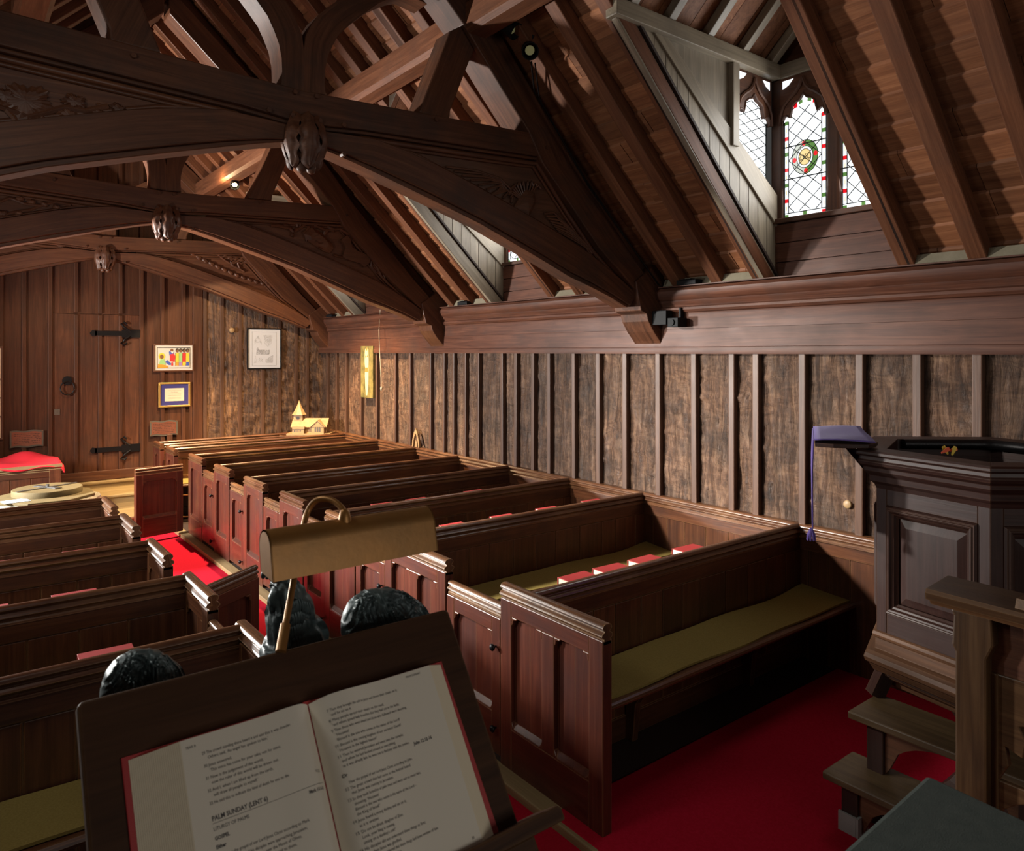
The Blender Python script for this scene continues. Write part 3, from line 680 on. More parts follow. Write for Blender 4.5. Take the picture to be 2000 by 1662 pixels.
def leaf2(c, r, ang, lobes=5, squash=.75, dep=.32):
    out = []
    n = lobes*8
    for i in range(n):
        t = 2*PI*i/n; q = abs(math.sin(lobes*t/2)); rr = r*(1-dep+dep*q)*(1.15 if i % 2 else .98)
        x, y = rr*math.cos(t), rr*squash*math.sin(t); out.append((c[0]+x*math.cos(ang)-y*math.sin(ang), c[1]+x*math.sin(ang)+y*math.cos(ang)))
    return out
TNAMES = ['nearest arch-braced roof truss, carved with vine leaves left and spreading plumes right', 'middle roof truss, carved with a crowned face and a resting animal', 'farthest roof truss by the plank end wall, carved with a looped knot']
for ti, yc in enumerate(TY):
    dy = yc-TY[0]
    T = thing('roof_truss', TNAMES[ti], 'roof truss', (CX, yc, 2.2), 'arch-braced roof trusses')
    FR = lambda s=1: ((CX, yc, 0), (1, 0, 0), (0, 0, 1), (0, 1, 0))
    h = .11; mt = TIMBER if ti == 0 else TIMBERR
    # tie beam with chamfered lower edge
    tt = [(-a, b_) for a, b_ in tie_top[:0:-1]]+tie_top; tb = [(-a, b_) for a, b_ in tie_bot[:0:-1]]+tie_bot
    m = MB(); m.strip(tt, [(a, b_+.02) for a, b_ in tb], FR(), -h, h)
    m.strip([(a, b_+.02) for a, b_ in tb], tb, FR(), -h+.025, h-.025); m.build('tie_beam', mt, T, bevel=.008)
    panels = {}
    for s in (1, -1):
        n = 14; A = resample(arch_top, n); B = resample(arch_bot, n)
        m = MB(); m.strip(mir(A, s), mir(lerp2(A, B, .86), s), FR(), -h+.012, h-.012); m.strip(mir(lerp2(A, B, .86), s), mir(B, s), FR(), -h+.035, h-.035); m.build('arch_brace', mt, T, smooth=40, bevel=.006)
        PI_ = list(prin_in); PO_ = list(prin_out)
        top = (PI_[0][0]-.95, PI_[0][1]+.95*KS*1.02); topo = (PO_[0][0]-1.12, PO_[0][1]+1.12*KS)
        m = MB(); m.strip(mir([(0.02, 5.03)]+[PI_[0]]+PI_[1:], s), mir([(.02, 5.26)]+[PO_[0]]+PO_[1:], s), FR(), -h-.005, h+.005); m.build('principal_rafter', mt, T, bevel=.008)
        m = MB(); x1 = 2.9
        m.prism(mir([(.03, roofz(CX+.03)), (x1, roofz(CX+x1)), (x1, roofz(CX+x1)+.11), (.03, roofz(CX+.03)+.11)], s), FR(), -.055, .055, gax=(s, -KS)); m.build('upper_rafter', TIMBER, T, bevel=.005)
        # foot: the brace runs on through the cornice into a shaped bracket
        m = MB(); f = [(2.60, 2.55), (2.86, 2.72), (2.97, 2.62), (2.97, 1.98), (2.93, 2.00), (2.90, 2.03), (2.90, 2.06), (2.87, 2.10), (2.80, 2.17), (2.74, 2.25), (2.72, 2.31), (2.66, 2.33), (2.63, 2.42)]
        m.prism(mir(f, s), FR(), -h-.03, h+.03, gax=(1, -1)); m.build('foot_bracket', mt, T, bevel=.006)
        m = MB()
        for (q0, q1) in ((-.24, -.135), (.135, .24)):
            m.sweep([(CX+s*2.94, yc+q0, 1.998), (CX+s*2.94, yc+q1, 1.998)], [(x*.85, z) for x, z in CORNP if z > .15]+[(0, .18)], (-s, 0, 0), (0, 0, 1))
        m.build('cornice_return', CORN, T)
        # spandrel: sunk board, moulded frame and carving
        b0 = tie_bot; inner = [tie_bot[1], tie_bot[2], tie_bot[3], tie_bot[4], tie_bot[5]]+prin_in[5:7]+arch_top[9:4:-1]+arch_top[4:1:-1]
        m = MB(); m.prism(mir(inner, s), FR(), -.045, .02, gax=(1, 0)); panels[s] = m
        m = MB()
        fr = tie_bot[1:]+prin_in[5:7]+[(prin_in[7][0]-.03, prin_in[7][1]+.02)]
        for off, rr in ((.018, .018), (.045, .011)):
            pts = []
            cx_, cz_ = 0, 0
            for i, p in enumerate(fr):
                if i < len(tie_bot)-1: pts.append((p[0]-off*1.2*(i == len(tie_bot)-2), p[1]-off))
                else: pts.append((p[0]-off*.9, p[1]-off*.8))
            m.tube([(CX+s*a, yc-.05-rr*.2, b_) for a, b_ in pts], rr, 8)
        m.tube([(CX+s*a, yc-.052, b_+.012) for a, b_ in arch_top[2:]], .012, 8)
        m.build('panel_moulding', TIMBERR, T, smooth=50)
        # struts from tie beam to purlin
        st = tp((822, 218), (882, 232), (884, 214), (920, 120), (931, 96), (904, 48), (883, 58))
        m = MB(); m.prism(mir(st, s), FR(), -h+.02, h-.02, gax=(.4, 1)); m.build('raking_strut', mt, T, bevel=.012)
        # curved crown braces
        cb = tp((594, 174), (597, 80), (602, 64), (620, 30), (642, 12), (658, 0)); co = tp((640, 182), (638, 140), (646, 100), (666, 64), (700, 34), (748, 0))
        cb[0] = (0, cb[0][1]); cb[1] = (0.0, cb[1][1]); cb.append((cb[-1][0]+.27, cb[-1][1]+.18)); co.append((co[-1][0]+.16, co[-1][1]+.10))
        cb.append((cb[-1][0]+.22, cb[-1][1]+.06)); co.append((co[-1][0]+.16, co[-1][1]-.02))
        m = MB(); m.strip(mir(resample(cb, 16), s), mir(resample(co, 16), s), FR(), -h+.03, h-.03); m.build('crown_brace', mt, T, smooth=40, bevel=.014)
    # pegs
    for u, v in ((575, 181), (617, 189), (524, 216), (570, 226), (624, 237), (670, 245), (850, 234), (1066, 289), (260, 110), (670, 302)):
        x, z = onY(u, v, YN0); 
        if x < 0: continue
        m = MB(); m.tube([(x, yc-h-.018, z), (x, yc-h+.02, z)], .013, 6); m.build('peg', TIMBER, T)
    # acanthus boss
    bx, bz = CX, tie_bot[0][1]-.02
    m = MB(); m.lathe([(.02, -.19), (.062, -.165), (.085, -.10), (.088, -.04), (.07, .03), (.045, .06), (.03, .07)], (bx, yc-h+.03, bz), 14, sy=.8)
    B_ = m.build('boss', BRONZE if ti == 0 else TIMBERR, T, smooth=60)
    if ti == 0: B_.data.materials[0] = MATS['timber']
    m = MB(); yb0 = yc-h+.03
    for a0, sc_ in ((-PI/2, 1.), (-PI/2-1.15, .92), (-PI/2+1.15, .92), (-PI/2-2.2, .85), (-PI/2+2.2, .85)):
        def lf3(u, v, a0=a0, sc_=sc_):
            uu = 2*u-1; w_ = sc_*(.066*max(0, math.sin(PI*min(1, v*.93+.07)))**.55*(1+.17*math.cos(v*22-1)))
            r0 = .058+.062*math.sin(PI*min(1, v*.95+.03))**.8; r0 += .010*(1-abs(uu))**2-.012*uu*uu+.006*math.cos(uu*9+v*6)*abs(uu)
            if v > .85: r0 += (v-.85)*.12
            aa = a0+uu*w_/max(.05, r0); return (bx+r0*math.cos(aa), yb0+r0*.9*math.sin(aa), bz+.10-.295*v-abs(uu)*.018)
        m.grid(16, 40, lf3)
    for s in (-1, 1): m.lathe([(.002, -.235), (.022, -.225), (.028, -.205), (.018, -.175)], (bx+s*.028, yc-h+.0, bz), 8)
    m.build('acanthus_leaves', mt, B_, smooth=50)
    # carving in relief
    yf = yc-.045
    def rel(dyv, *px): return [(CX+a, b_) for a, b_ in tp2(dyv, *px)]
    cv = MB(); lf = MB()
    def vine(pts, r=.010): r *= 1.35; cv.tube([(a, yf-.012, b_) for a, b_ in resample([p for p in pts], max(6, len(pts)*4))], r, 6)
    def dome(rim, h0, h1, c=None):
        n = len(rim)
        c = c or (sum(p[0] for p in rim)/n, sum(p[1] for p in rim)/n)
        mid = [(c[0]+(p[0]-c[0])*.6, c[1]+(p[1]-c[1])*.6) for p in rim]
        vs = [(p[0], yf+.004, p[1]) for p in rim]+[(p[0], yf-h0, p[1]) for p in rim]+[(p[0], yf-h1*.92, p[1]) for p in mid]+[(c[0], yf-h1, c[1])]
        fs = [(i, (i+1) % n, (i+1) % n+n, i+n) for i in range(n)]+[(i+n, (i+1) % n+n, (i+1) % n+2*n, i+2*n) for i in range(n)]+[(i+2*n, (i+1) % n+2*n, 3*n) for i in range(n)]
        lf.add(vs, fs, [(v[0], v[2], v[1]) for v in vs])
    def leafa(c, r, ang, l=5, sq=.75, dep=.3):
        dome(leaf2(c, r, ang, l, sq, dep), .016, .030, c)
        cv.tube([(c[0]-r*.8*math.cos(ang), yf-.020, c[1]-r*.8*math.sin(ang)), (c[0]+r*.8*math.cos(ang), yf-.024, c[1]+r*.8*math.sin(ang))], .004, 5)
    if ti == 0:
        vine(rel(0, (-60, 190), (0, 202), (60, 221), (90, 215), (128, 204), (170, 211), (215, 202)), .011)
        vine(rel(0, (10, 205), (28, 224), (38, 238), (30, 243), (26, 236)), .009); vine(rel(0, (60, 222), (72, 228)), .006); vine(rel(0, (200, 204), (198, 198), (192, 199)), .006)
        for (u, v, r, a) in ((52, 192, .105, .3), (148, 193, .05, .1), (86, 231, .034, -.2), (136, 219, .045, -.1), (196, 217, .036, -.1), (234, 208, .04, -.2), (-60, 215, .08, 0), (10, 182, .05, .4)):
            leafa(rel(0, (u, v))[0], r, a)
        # plumes on the right spandrel
        for k in range(9):
            t = k/8
            vine(rel(0, (880+16*k, 322+9*k), (940+9*k, 330+6*k), (985+2*k*1.0, 345+3*k), (1000-7*k+6, 366+2.2*k)), .0065)
        for k in range(8):
            vine(rel(0, (1072+4*k, 415+5*k), (1090+6*k, 412+8*k), (1120+8*k, 440+8*k), (1130+9*k, 462+8*k)), .0065)
        for k in range(11):
            a = -.5+k*.33; c = (1036, 392)
            vine(rel(0, (c[0]-3+k*.6, 392), (c[0]+26*math.cos(PI-a*.95), 372-22*math.sin(a*.8+.2)), (c[0]+34*math.cos(PI-a*.95), 376-16*math.sin(a*.9))), .006)
        dome(rel(0, (1012, 402), (1022, 385), (1036, 368), (1052, 372), (1056, 392), (1048, 410), (1040, 425)), .02, .035)
    elif ti == 1:
        d = dy
        vine(rel(d, (574, 461), (577, 452), (570, 444), (552, 440), (532, 438)), .016); vine(rel(d, (577, 452), (586, 444), (584, 436)), .012); vine(rel(d, (580, 450), (596, 440), (600, 436)), .012)
        face = rel(d, (602, 467), (596, 455), (606, 448), (612, 442), (626, 450), (640, 461), (652, 474), (655, 484), (648, 494), (636, 490), (620, 480))
        dome(face, .022, .042)
        for k in range(4): vine(rel(d, (603+4*k, 470+k), (600+5*k, 458+k), (612+3.5*k, 447+2*k)), .006)
        face_off = 1; cv.tube([(a, yf-.043, b_) for a, b_ in rel(d, (618, 470), (626, 475), (633, 474))], .007, 6); cv.tube([(a, yf-.040, b_) for a, b_ in rel(d, (622, 482), (630, 486))], .005, 6); cv.tube([(a, yf-.040, b_) for a, b_ in rel(d, (616, 462), (624, 458))], .005, 6); vine(rel(d, (617, 466), (622, 462)), .006); vine(rel(d, (640, 482), (644, 476)), .006); vine(rel(d, (596, 455), (603, 448), (608, 442)), .013)
        body = rel(d, (668, 468), (674, 463), (680, 459), (686, 464), (690, 482), (702, 490), (722, 497), (727, 505), (722, 516), (714, 521), (706, 514), (690, 509), (676, 504), (672, 500), (677, 482), (672, 472))
        lf.prism(body, ((0, yf, 0), (1, 0, 0), (0, 0, 1), (0, -1, 0)), -.004, .04)
        vine(rel(d, (676, 502), (664, 500), (655, 496)), .010); vine(rel(d, (714, 518), (707, 514)), .008)
        vine(rel(d, (668, 446), (690, 458), (705, 476), (722, 492), (740, 520), (750, 540)), .015); vine(rel(d, (618, 438), (640, 448), (668, 446), (690, 440)), .013); vine(rel(d, (728, 505), (730, 520), (740, 532)), .014); vine(rel(d, (752, 528), (756, 545)), .012)
        for (u, v, r, a) in ((560, 440, .05, .2), (640, 452, .05, 1.0), (652, 446, .05, -.4), (702, 470, .045, -.6), (590, 438, .03, 1.2), (712, 482, .04, -.7)): leafa(rel(d, (u, v))[0], r, a, 3, .5)
        vine(rel(d, (0, 392), (20, 384), (50, 396), (80, 400), (110, 392), (140, 398)), .010); vine(rel(d, (0, 420), (30, 412), (60, 408), (80, 400)), .009); vine(rel(d, (-60, 400), (0, 420)), .009)
        for (u, v, r, a) in ((40, 386, .03, .3), (62, 392, .035, 0), (88, 397, .03, -.2), (38, 414, .03, 0), (112, 402, .03, -.2), (5, 415, .04, .1), (-30, 390, .04, .1)): leafa(rel(d, (u, v))[0], r, a, 4, .7)
    else:
        d = dy
        vine(rel(d, (380, 492), (405, 492), (425, 495), (440, 506), (452, 514), (464, 508), (460, 504), (452, 508), (456, 518), (470, 524)), .012)
        vine(rel(d, (452, 516), (462, 512), (478, 502), (486, 503), (485, 510), (474, 514), (466, 510), (470, 524), (480, 530)), .011)
        for i in range(13):
            t = i/12; u, v = 378+150*t, 497+62*t+6*math.sin(t*3); leafa(rel(d, (u, v-2))[0], .05-.018*t, -.5, 3, .6)
        for i in range(10):
            t = i/9; u, v = 400+95*t, 484+28*t; leafa(rel(d, (u, v+2))[0], .045, 1.0-t, 3, .5)
        for i in range(8):
            t = i/7; leafa(rel(d, (494+34*t, 514+44*t))[0], .05-.02*t, -.8, 4, .7)
        for (u, v) in ((120, 480), (150, 486)): leafa(rel(d, (u, v))[0], .04, 0)
    for sg in (1, -1):
        P0 = panels[sg]
        for src in (cv, lf):
            keep = [i for i, v in enumerate(src.v) if (v[0] > CX) == (sg > 0)]; mp = {v: i for i, v in enumerate(keep)}
            P0.add([src.v[i] for i in keep], [tuple(mp[i] for i in f) for f in src.f if all(i in mp for i in f)], [src.g[i] for i in keep])
        pn = P0.build('carved_spandrel', TIMBERR if ti or sg < 0 else TIMBERM, T, bevel=.004)

# ================================================================ PEWS
def cap_line(m, p, q, z=ZR): m.sweep([(p[0], p[1], z), (q[0], q[1], z)], CAPPROF, (0, 1, 0) if abs(p[1]-q[1]) < .01 else (1, 0, 0), (0, 0, 1))
def framed_end(par, x, ya, yb, z0, z1, face, npan, mat, capmat, door=False, name='bench_end'):
    """panelled end at plane x between ya..yb; face=-1 faces -X"""
    th = .027; rail = .075; stile = .085 if not door else .07; bot = .20
    root = par
    m = MB(); ztop = z1-.07
    m.box(x-th, x+th, ya, ya+stile, z0, ztop, ax=2); m.box(x-th, x+th, yb-stile, yb, z0, ztop, ax=2)
    m.box(x-th+.001, x+th-.001, ya+stile, yb-stile, ztop-rail, ztop, ax=1); m.box(x-th+.001, x+th-.001, ya+stile, yb-stile, z0, z0+bot, ax=1)
    wp = (yb-ya-2*stile-(npan-1)*.085)/npan
    F = ((x, 0, 0), (0, 1, 0), (0, 0, 1), (1, 0, 0)); pans = MB()
    for i in range(npan):
        a = ya+stile+i*(wp+.085); b_ = a+wp
        if i: m.box(x-th+.0015, x+th-.0015, a-.085, a, z0+bot, ztop-rail, ax=2)
        # shouldered corners of the opening and a chamfered foot
        c = min(.028, wp*.22); zt = ztop-rail
        for q, e in ((a, 1), (b_, -1)):
            m.prism([(q, zt), (q+e*c*1.5, zt), (q+e*c*1.3, zt-c*.35), (q+e*c*.5, zt-c*.45), (q+e*c*.35, zt-c*1.1), (q, zt-c*1.5)], F, -th+.002, th-.002)
            m.prism([(q, z0+bot), (q+e*c, z0+bot), (q+e*c*.4, z0+bot+c*.5), (q, z0+bot+c*1.3)], F, -th+.002, th-.002)
        m.prism([(-th+.002, 0), (th-.002, 0), (th-.002, .012), (0, .034), (-th+.002, .008)], ((x, a, z0+bot-.004), (1, 0, 0), (0, 0, 1), (0, 1, 0)), 0, b_-a)
        w_ = 2 if wp > .18 else 1
        for j in range(w_): pans.box(x+face*.002-.006+face*.004, x+face*.006+.006, a+wp*j/w_+.0005, a+wp*(j+1)/w_-.0005, z0+bot-.01, zt+.01, ax=2)
    o = m.build(name if not door else 'pew_door', mat, par, bevel=.005)
    pans.build('door_panel' if door else 'end_panel', mat, o)
    m = MB(); m.sweep([(x, ya-.0, z1), (x, yb+.0, z1)], [(a*1.15, b_) for a, b_ in CAPPROF] if not door else [(a*.85, b_*.8) for a, b_ in CAPPROF], (1, 0, 0), (0, 0, 1)); m.build('door_cap' if door else 'end_cap', capmat, o, smooth=35)
    return o
ORD = ['nearest', 'second', 'third', 'fourth', 'fifth', 'sixth', 'seventh', 'eighth', 'ninth']
RB = [2.68, 4.04, 4.92, 5.82, 6.72, 7.64, 8.60, 9.58, 10.12]
REND = [(2.165, 2.87), (3.37, 4.06), (4.48, 4.96), (5.37, 5.86), (6.26, 6.76), (7.19, 7.69), (8.13, 8.66), (9.12, 9.50), (9.80, 10.16)]
XA = 2.178
def back_boards(m, x0, x1, y, z0, z1, w=.21):
    x = x0
    while x < x1-.02:
        e = min(x+w*R.uniform(.72, 1.15), x1)
        if x1-e < .06: e = x1
        m.box(x+.003, e-.003, y-.011, y+.011, z0, z1, ax=2); x = e
def make_pew(side, i, yb, end, xa, xw, n, doorgap=None, open_door=None):
    nm = ORD[i]; sd = 'right' if side > 0 else 'left'
    lab = {1: '%s box pew from the camera on the right of the aisle, against the long wall' % nm, -1: '%s box pew from the camera on the left of the aisle' % nm}[side]
    if side > 0 and i == 0: lab = 'nearest right box pew with its long olive seat in full view'
    if side > 0 and i == 1: lab = 'second right box pew, four red books on the ledge in front of its olive seat'
    if side > 0 and i == 8: lab = 'farthest right pew back with the wooden church model standing by it'
    T = thing('box_pew', lab, 'pew', ((xa+xw)/2, yb, 0), 'box pews on the %s of the aisle' % sd)
    lo, hi = sorted((xa, xw))
    m = MB(); back_boards(m, lo+.02, hi-.005, yb, .02, ZR-.17); m.box(lo+.02, hi-.005, yb-.004, yb+.004, .02, ZR-.1, ax=0); m.box(lo+.02, hi-.005, yb-.0175, yb+.0175, ZR-.165, ZR-.075, ax=0); m.box(lo+.02, hi-.005, yb-.02, yb+.02, 0, .12, ax=0)
    m.build('back_panel', PEW, T, bevel=.004)
    m = MB(); cap_line(m, (lo+.0, yb), (hi-.02, yb)); m.build('top_rail', CAP, T, smooth=35)
    m = MB(); m.box(lo+.02, hi-.01, yb-.37, yb-.02, .418, .45, ax=0); m.tube([(lo+.02, yb-.37, .434), (hi-.01, yb-.37, .434)], .017, 10); m.build('seat', PEW, T, bevel=.003)
    m = MB()
    def fn(u, v):
        x = lo+.03+(hi-lo-.05)*u; k = math.exp(-((u-(1 if side > 0 else 0))*14)**2); return (x, yb-.352+.325*v+.006*math.sin(x*9), .462+.004*math.sin(x*5+v*3)+.022*k*v)
    m.grid(60, 4, fn); m.grid(60, 1, lambda u, v: tuple(Vector(fn(u, 0))-Vector((0, 0, .011*v)))); m.build('seat_carpet', OLIVE, T, smooth=60)
    m = MB()
    for q in (.28, .72):
        x = lo+(hi-lo)*q; m.prism([(0, 0), (.05, 0), (.07, .2), (.16, .33), (.30, .40), (.34, .418), (.0, .418)], ((x, yb-.02, 0), (0, -1, 0), (0, 0, 1), (1, 0, 0)), -.02, .02, gax=(0, 1))
    m.build('seat_bracket', PEW, T, bevel=.004)
    if not (side > 0 and i == 8):
        m = MB(); m.box(lo+.03, hi-.02, yb+.018, yb+.185, .777, .792, ax=0); m.box(lo+.03, hi-.02, yb+.175, yb+.186, .792, .80, ax=0); m.build('book_ledge', PEW, T, bevel=.003)
    framed_end(T, xa, end[0], end[1], 0, ZR+.004, side, 2 if end[1]-end[0] > .6 else 1, PEWR if side > 0 else PEW, CAPWORN if (side < 0 or i < 3) else CAP)
    if doorgap:
        zt = .772
        if open_door is None:
            D = framed_end(T, xa+(.004 if side > 0 else -.004), doorgap[0]+.008, doorgap[1]-.010, .03, zt, side, 1, PEWR if side > 0 else PEW, CAPWORN if i < 5 else CAP, door=True)
            if side > 0:
                kn = MB(); ky = doorgap[0]+.04
                for kz in ([.56, .10] if i >= 2 else [.56, .16]): kn.lathe([(.004, 0), (.006, -.015), (.016, -.024), (.018, -.032), (.010, -.040), (.001, -.041)], (xa-.018, ky, kz), 12, axis='x')
                k = kn.build('door_knob', IRON, D, smooth=60); k['label'] = 'round black door knobs'
        else:
            hx, hy, tx, ty = open_door; v = Vector((tx-hx, ty-hy, 0)); ln = v.length
            D = framed_end(T, 0, .004, ln-.004, .03, zt, side, 1, PEWR, CAP, door=True)
            for o_ in [D]:
                o_.rotation_euler = (0, 0, math.atan2(v.y, v.x)-PI/2); o_.location = Vector((hx, hy, 0))-T.location
            m = MB()
            for hz in (.18, .42, .64):
                m.tube([(xa-.01, end[0 if side < 0 else 1] if side > 0 else end[1], hz), (hx, hy, hz)], .008, 6)
            m.build('hinge', BRASS, T)
    return T
for i, yb in enumerate(RB):
    gap = (REND[i][1], REND[i+1][0]) if i < 8 else None
    od = None
    xa = XA if i < 7 else 2.13
    if i == 6: gap = (8.66, 9.12); od = (2.10, 8.70, 1.60, 8.60)
    if i == 7: gap = None
    make_pew(1, i, yb, REND[i], xa, WR, 0, gap, od)
LBK = [3.10, 3.97, 4.83, 5.70, 6.46]
LEND = [(2.74, 3.14), (3.545, 4.0), (4.41, 4.86), (5.26, 5.73), (6.03, 6.50)]
XL = .99
for i, yb in enumerate(LBK):
    gap = (LEND[i][1], LEND[i+1][0]) if i < 4 else None
    od = (1.02, 4.02, 1.44, 4.30) if i == 1 else None
    make_pew(-1, i, yb, LEND[i], XL, WL, 0, gap, od)

# ================================================================ HYMN BOOKS
def make_book(x, y, z, w=.20, d=.135, h=.042, rz=0., label='', group='', green=False):
    T = thing('hymn_book', label, 'book', (x, y, z), group); T.rotation_euler = (0, 0, 0)
    m = MB(); M_ = Matrix.Rotation(rz, 4, 'Z')
    def put(mb): mb.v = [tuple(M_ @ (Vector(v)-Vector((x, y, z)))+Vector((x, y, z))) for v in mb.v]
    m.box(x-w/2, x+w/2, y-d/2, y+d/2, z, z+.003); m.box(x-w/2, x+w/2, y-d/2, y+d/2, z+h-.003, z+h); m.box(x-w/2, x+w/2, y+d/2-.003, y+d/2, z, z+h); put(m); m.build('cover', REDBOOK, T, bevel=.0012)
    m = MB(); m.box(x-w/2+.005, x+w/2-.005, y-d/2+.006, y+d/2-.003, z+.003, z+h-.003); put(m); m.build('page_block', PAGES, T)
G = {'a': 'red books on the ledge of the nearest right pew', 'b': 'red books on the ledge of the second right pew', 'c': 'red books on the ledge of the third right pew', 'd': 'red books on ledges of the left pews'}
# ledge y offset ~ .09 behind each back
for k, (x, z, lab) in enumerate([(2.60, .785, 'thick red book nearest the aisle on the closest lit pew ledge'), (2.85, .785, 'red book second from the aisle end on the closest pew ledge'), (3.12, .785, 'red book third from the aisle end on the closest pew ledge'), (3.50, .785, 'red book nearest the wall on the closest pew ledge')]):
    make_book(x, 2.785, .793, w=.19, h=.055, label=lab, group=G['a'], rz=R.uniform(-.05, .05))
for k, (x, lab) in enumerate([(2.72, 'red book nearest the aisle on the second right pew ledge'), (3.14, 'red book second from the aisle on the second right pew ledge'), (3.56, 'red book third from the aisle on the second right pew ledge'), (4.02, 'red book nearest the wall on the second right pew ledge')]):
    make_book(x, 4.135, .793, w=.18, h=.055, d=.13, label=lab, group=G['b'], rz=R.uniform(-.05, .05))
for k, (x, lab) in enumerate([(2.66, 'red book nearest the aisle on the third right pew ledge'), (2.96, 'red book second from the aisle on the third right pew ledge'), (3.51, 'red book third from the aisle on the third right pew ledge')]):
    make_book(x, 5.015, .793, w=.18, h=.058, d=.13, label=lab, group=G['c'], rz=R.uniform(-.05, .05))
for (x, y, lab) in [(.50, 3.19, 'red book on the nearest left pew ledge, beside the left bronze wing'), (.50, 4.06, 'red book showing above the rail of the second left pew, right of its neighbour'), (.14, 4.06, 'red book on the second left pew ledge at the photo edge'), (.64, 4.92, 'red book on the third left pew ledge, towards the aisle'), (.20, 4.92, 'red book on the third left pew ledge at the photo edge')]:
    make_book(x, y+.015, .793, w=.19, h=.05, d=.13, label=lab, group=G['d'], rz=R.uniform(-.05, .05))
m = MB(); m.tube([(2.43, 2.74, .804), (2.50, 2.77, .805)], .011, 8); tag(m.build('eyeglass_case', plain('green_case', (.05, .16, .12), .35)), 'small green rolled case on the closest pew ledge', 'case')

# ================================================================ PULPIT
PC = Vector((3.72, 1.29, 0)); PRad = .50; th0 = None
# hexagon corners: C1 (near), C0, then clockwise away
c1 = Vector((3.25, 1.127, 0)); d1 = Vector((.187, .982, 0))
hexc = [c1, c1+d1*.5]
ang = math.atan2(d1.y, d1.x)
p = hexc[1]
for k in range(1, 5):
    a = ang-k*PI/3; p = p+Vector((math.cos(a), math.sin(a), 0))*.5; hexc.append(p)
hc = sum(hexc, Vector())/6
PT = thing('pulpit', 'dark oak hexagonal pulpit with deep moulded panels by the side wall', 'pulpit', (hc.x, hc.y, 0))
def hexring(m, prof, k=None):
    """prof: (outward offset, z) closed; swept round the hexagon with mitres"""
    path = hexc+[hexc[0]]; dirs = [(c-hc).normalized() for c in hexc]; dirs.append(dirs[0])
    m.sweep(path, prof, dirs, (0, 0, 1))
q = 1.1547
m = MB(); hexring(m, [(a*q, z) for a, z in [(-.04, 1.573), (.075, 1.573), (.085, 1.565), (.085, 1.553), (.068, 1.545), (.070, 1.53), (.078, 1.522), (.072, 1.508), (.052, 1.495), (.050, 1.478), (.040, 1.466), (.028, 1.456), (.024, 1.43), (.008, 1.415), (.0, 1.395), (-.04, 1.395)]]); m.build('cornice', PULP, PT, bevel=.002)
m = MB(); hexring(m, [(a*q, z) for a, z in [(-.04, .755), (.002, .755), (.012, .75), (.018, .738), (.012, .726), (.004, .72), (.006, .672), (.030, .665), (.044, .652), (.050, .634), (.044, .616), (.030, .606), (.026, .598), (.012, .575), (-.012, .56), (-.016, .548), (-.05, .525), (-.055, .505), (-.10, .49)]]); m.build('base_moulding', wood('pulpit_warm', (.035, .016, .008), (.09, .042, .021), (.15, .073, .035), rough=.5, spec=.3, wear=.3, wearcol=(.3, .17, .08)), PT, bevel=.002)
for k in range(6):
    A = hexc[k]; B = hexc[(k+1) % 6]; U = (B-A).normalized(); Wn = Vector((U.y, -U.x, 0))
    if Wn.dot(A-hc) < 0: Wn = -Wn
    F = (A, U, (0, 0, 1), Wn); L_ = (B-A).length; z0, z1 = .56, 1.42
    m = MB(); s_ = .05
    for (a, b_, c, d_) in ((0, s_, z0, z1), (L_-s_, L_, z0, z1)): m.prism([(a, c), (b_, c), (b_, d_), (a, d_)], F, -.035, 0, gax=(0, 1))
    for (a, b_, c, d_) in ((s_, L_-s_, 1.325, z1), (s_, L_-s_, z0, .845)): m.prism([(a, c), (b_, c), (b_, d_), (a, d_)], F, -.034, -.001)
    fr = m.build('panel_frame', PULP, PT, bevel=.003)
    # bolection mould round the panel and the raised field
    m = MB(); a0, a1, b0, b1 = s_, L_-s_, .845, 1.325
    prof = [(0, -.03), (0, .004), (.006, .014), (.012, .012), (.016, .018), (.024, .016), (.03, .006), (.038, .003), (.042, -.006), (.050, -.012), (.050, -.03)]
    crn = [(a0, b0), (a1, b0), (a1, b1), (a0, b1)]; path = []; sides = []
    for (x_, z_), (sx_, sz_) in zip(crn+[crn[0]], [(1, 1), (-1, 1), (-1, -1), (1, -1), (1, 1)]):
        path.append(A+U*x_+Vector((0, 0, z_))); sides.append(U*sx_+Vector((0, 0, sz_)))
    m.sweep(path, prof, sides, Wn); m.build('panel_moulding', PULP, fr, bevel=.001)
    m = MB(); e = .052; g_ = .035
    vs = [(a0+e, b0+e, -.02), (a1-e, b0+e, -.02), (a1-e, b1-e, -.02), (a0+e, b1-e, -.02), (a0+e+g_, b0+e+g_, -.008), (a1-e-g_, b0+e+g_, -.008), (a1-e-g_, b1-e-g_, -.008), (a0+e+g_, b1-e-g_, -.008)]
    vs3 = [A+U*x_+Vector((0, 0, z_))+Wn*w_ for x_, z_, w_ in vs]
    m.add(vs3, [(0, 1, 5, 4), (1, 2, 6, 5), (2, 3, 7, 6), (3, 0, 4, 7), (4, 5, 6, 7)], [(v[1], v[0], v[2]) for v in vs]); m.build('raised_panel', PULP, fr)
m = MB(); m.prism([((c-hc)*.93).to_tuple()[:2] for c in hexc], (hc, (1, 0, 0), (0, 1, 0), (0, 0, 1)), .575, .60); m.build('floor_board', DARKFL, PT)
m = MB(); m.lathe([(.38, .56), (.30, .48), (.16, .38), (.11, .30), (.11, .12), (.16, .05), (.22, .0)], hc, 6); m.build('stem', PULP, PT)
m = MB()
hr = [hc+(c-hc)*.86+Vector((0, 0, 1.55)) for c in (hexc[2], hexc[3], hexc[4])]
pts = [hr[0]+(hr[1]-hr[0])*t for t in (.02, .3, .6, .9)]+[hr[1]+(hr[2]-hr[1])*t for t in (.06, .3, .7)]
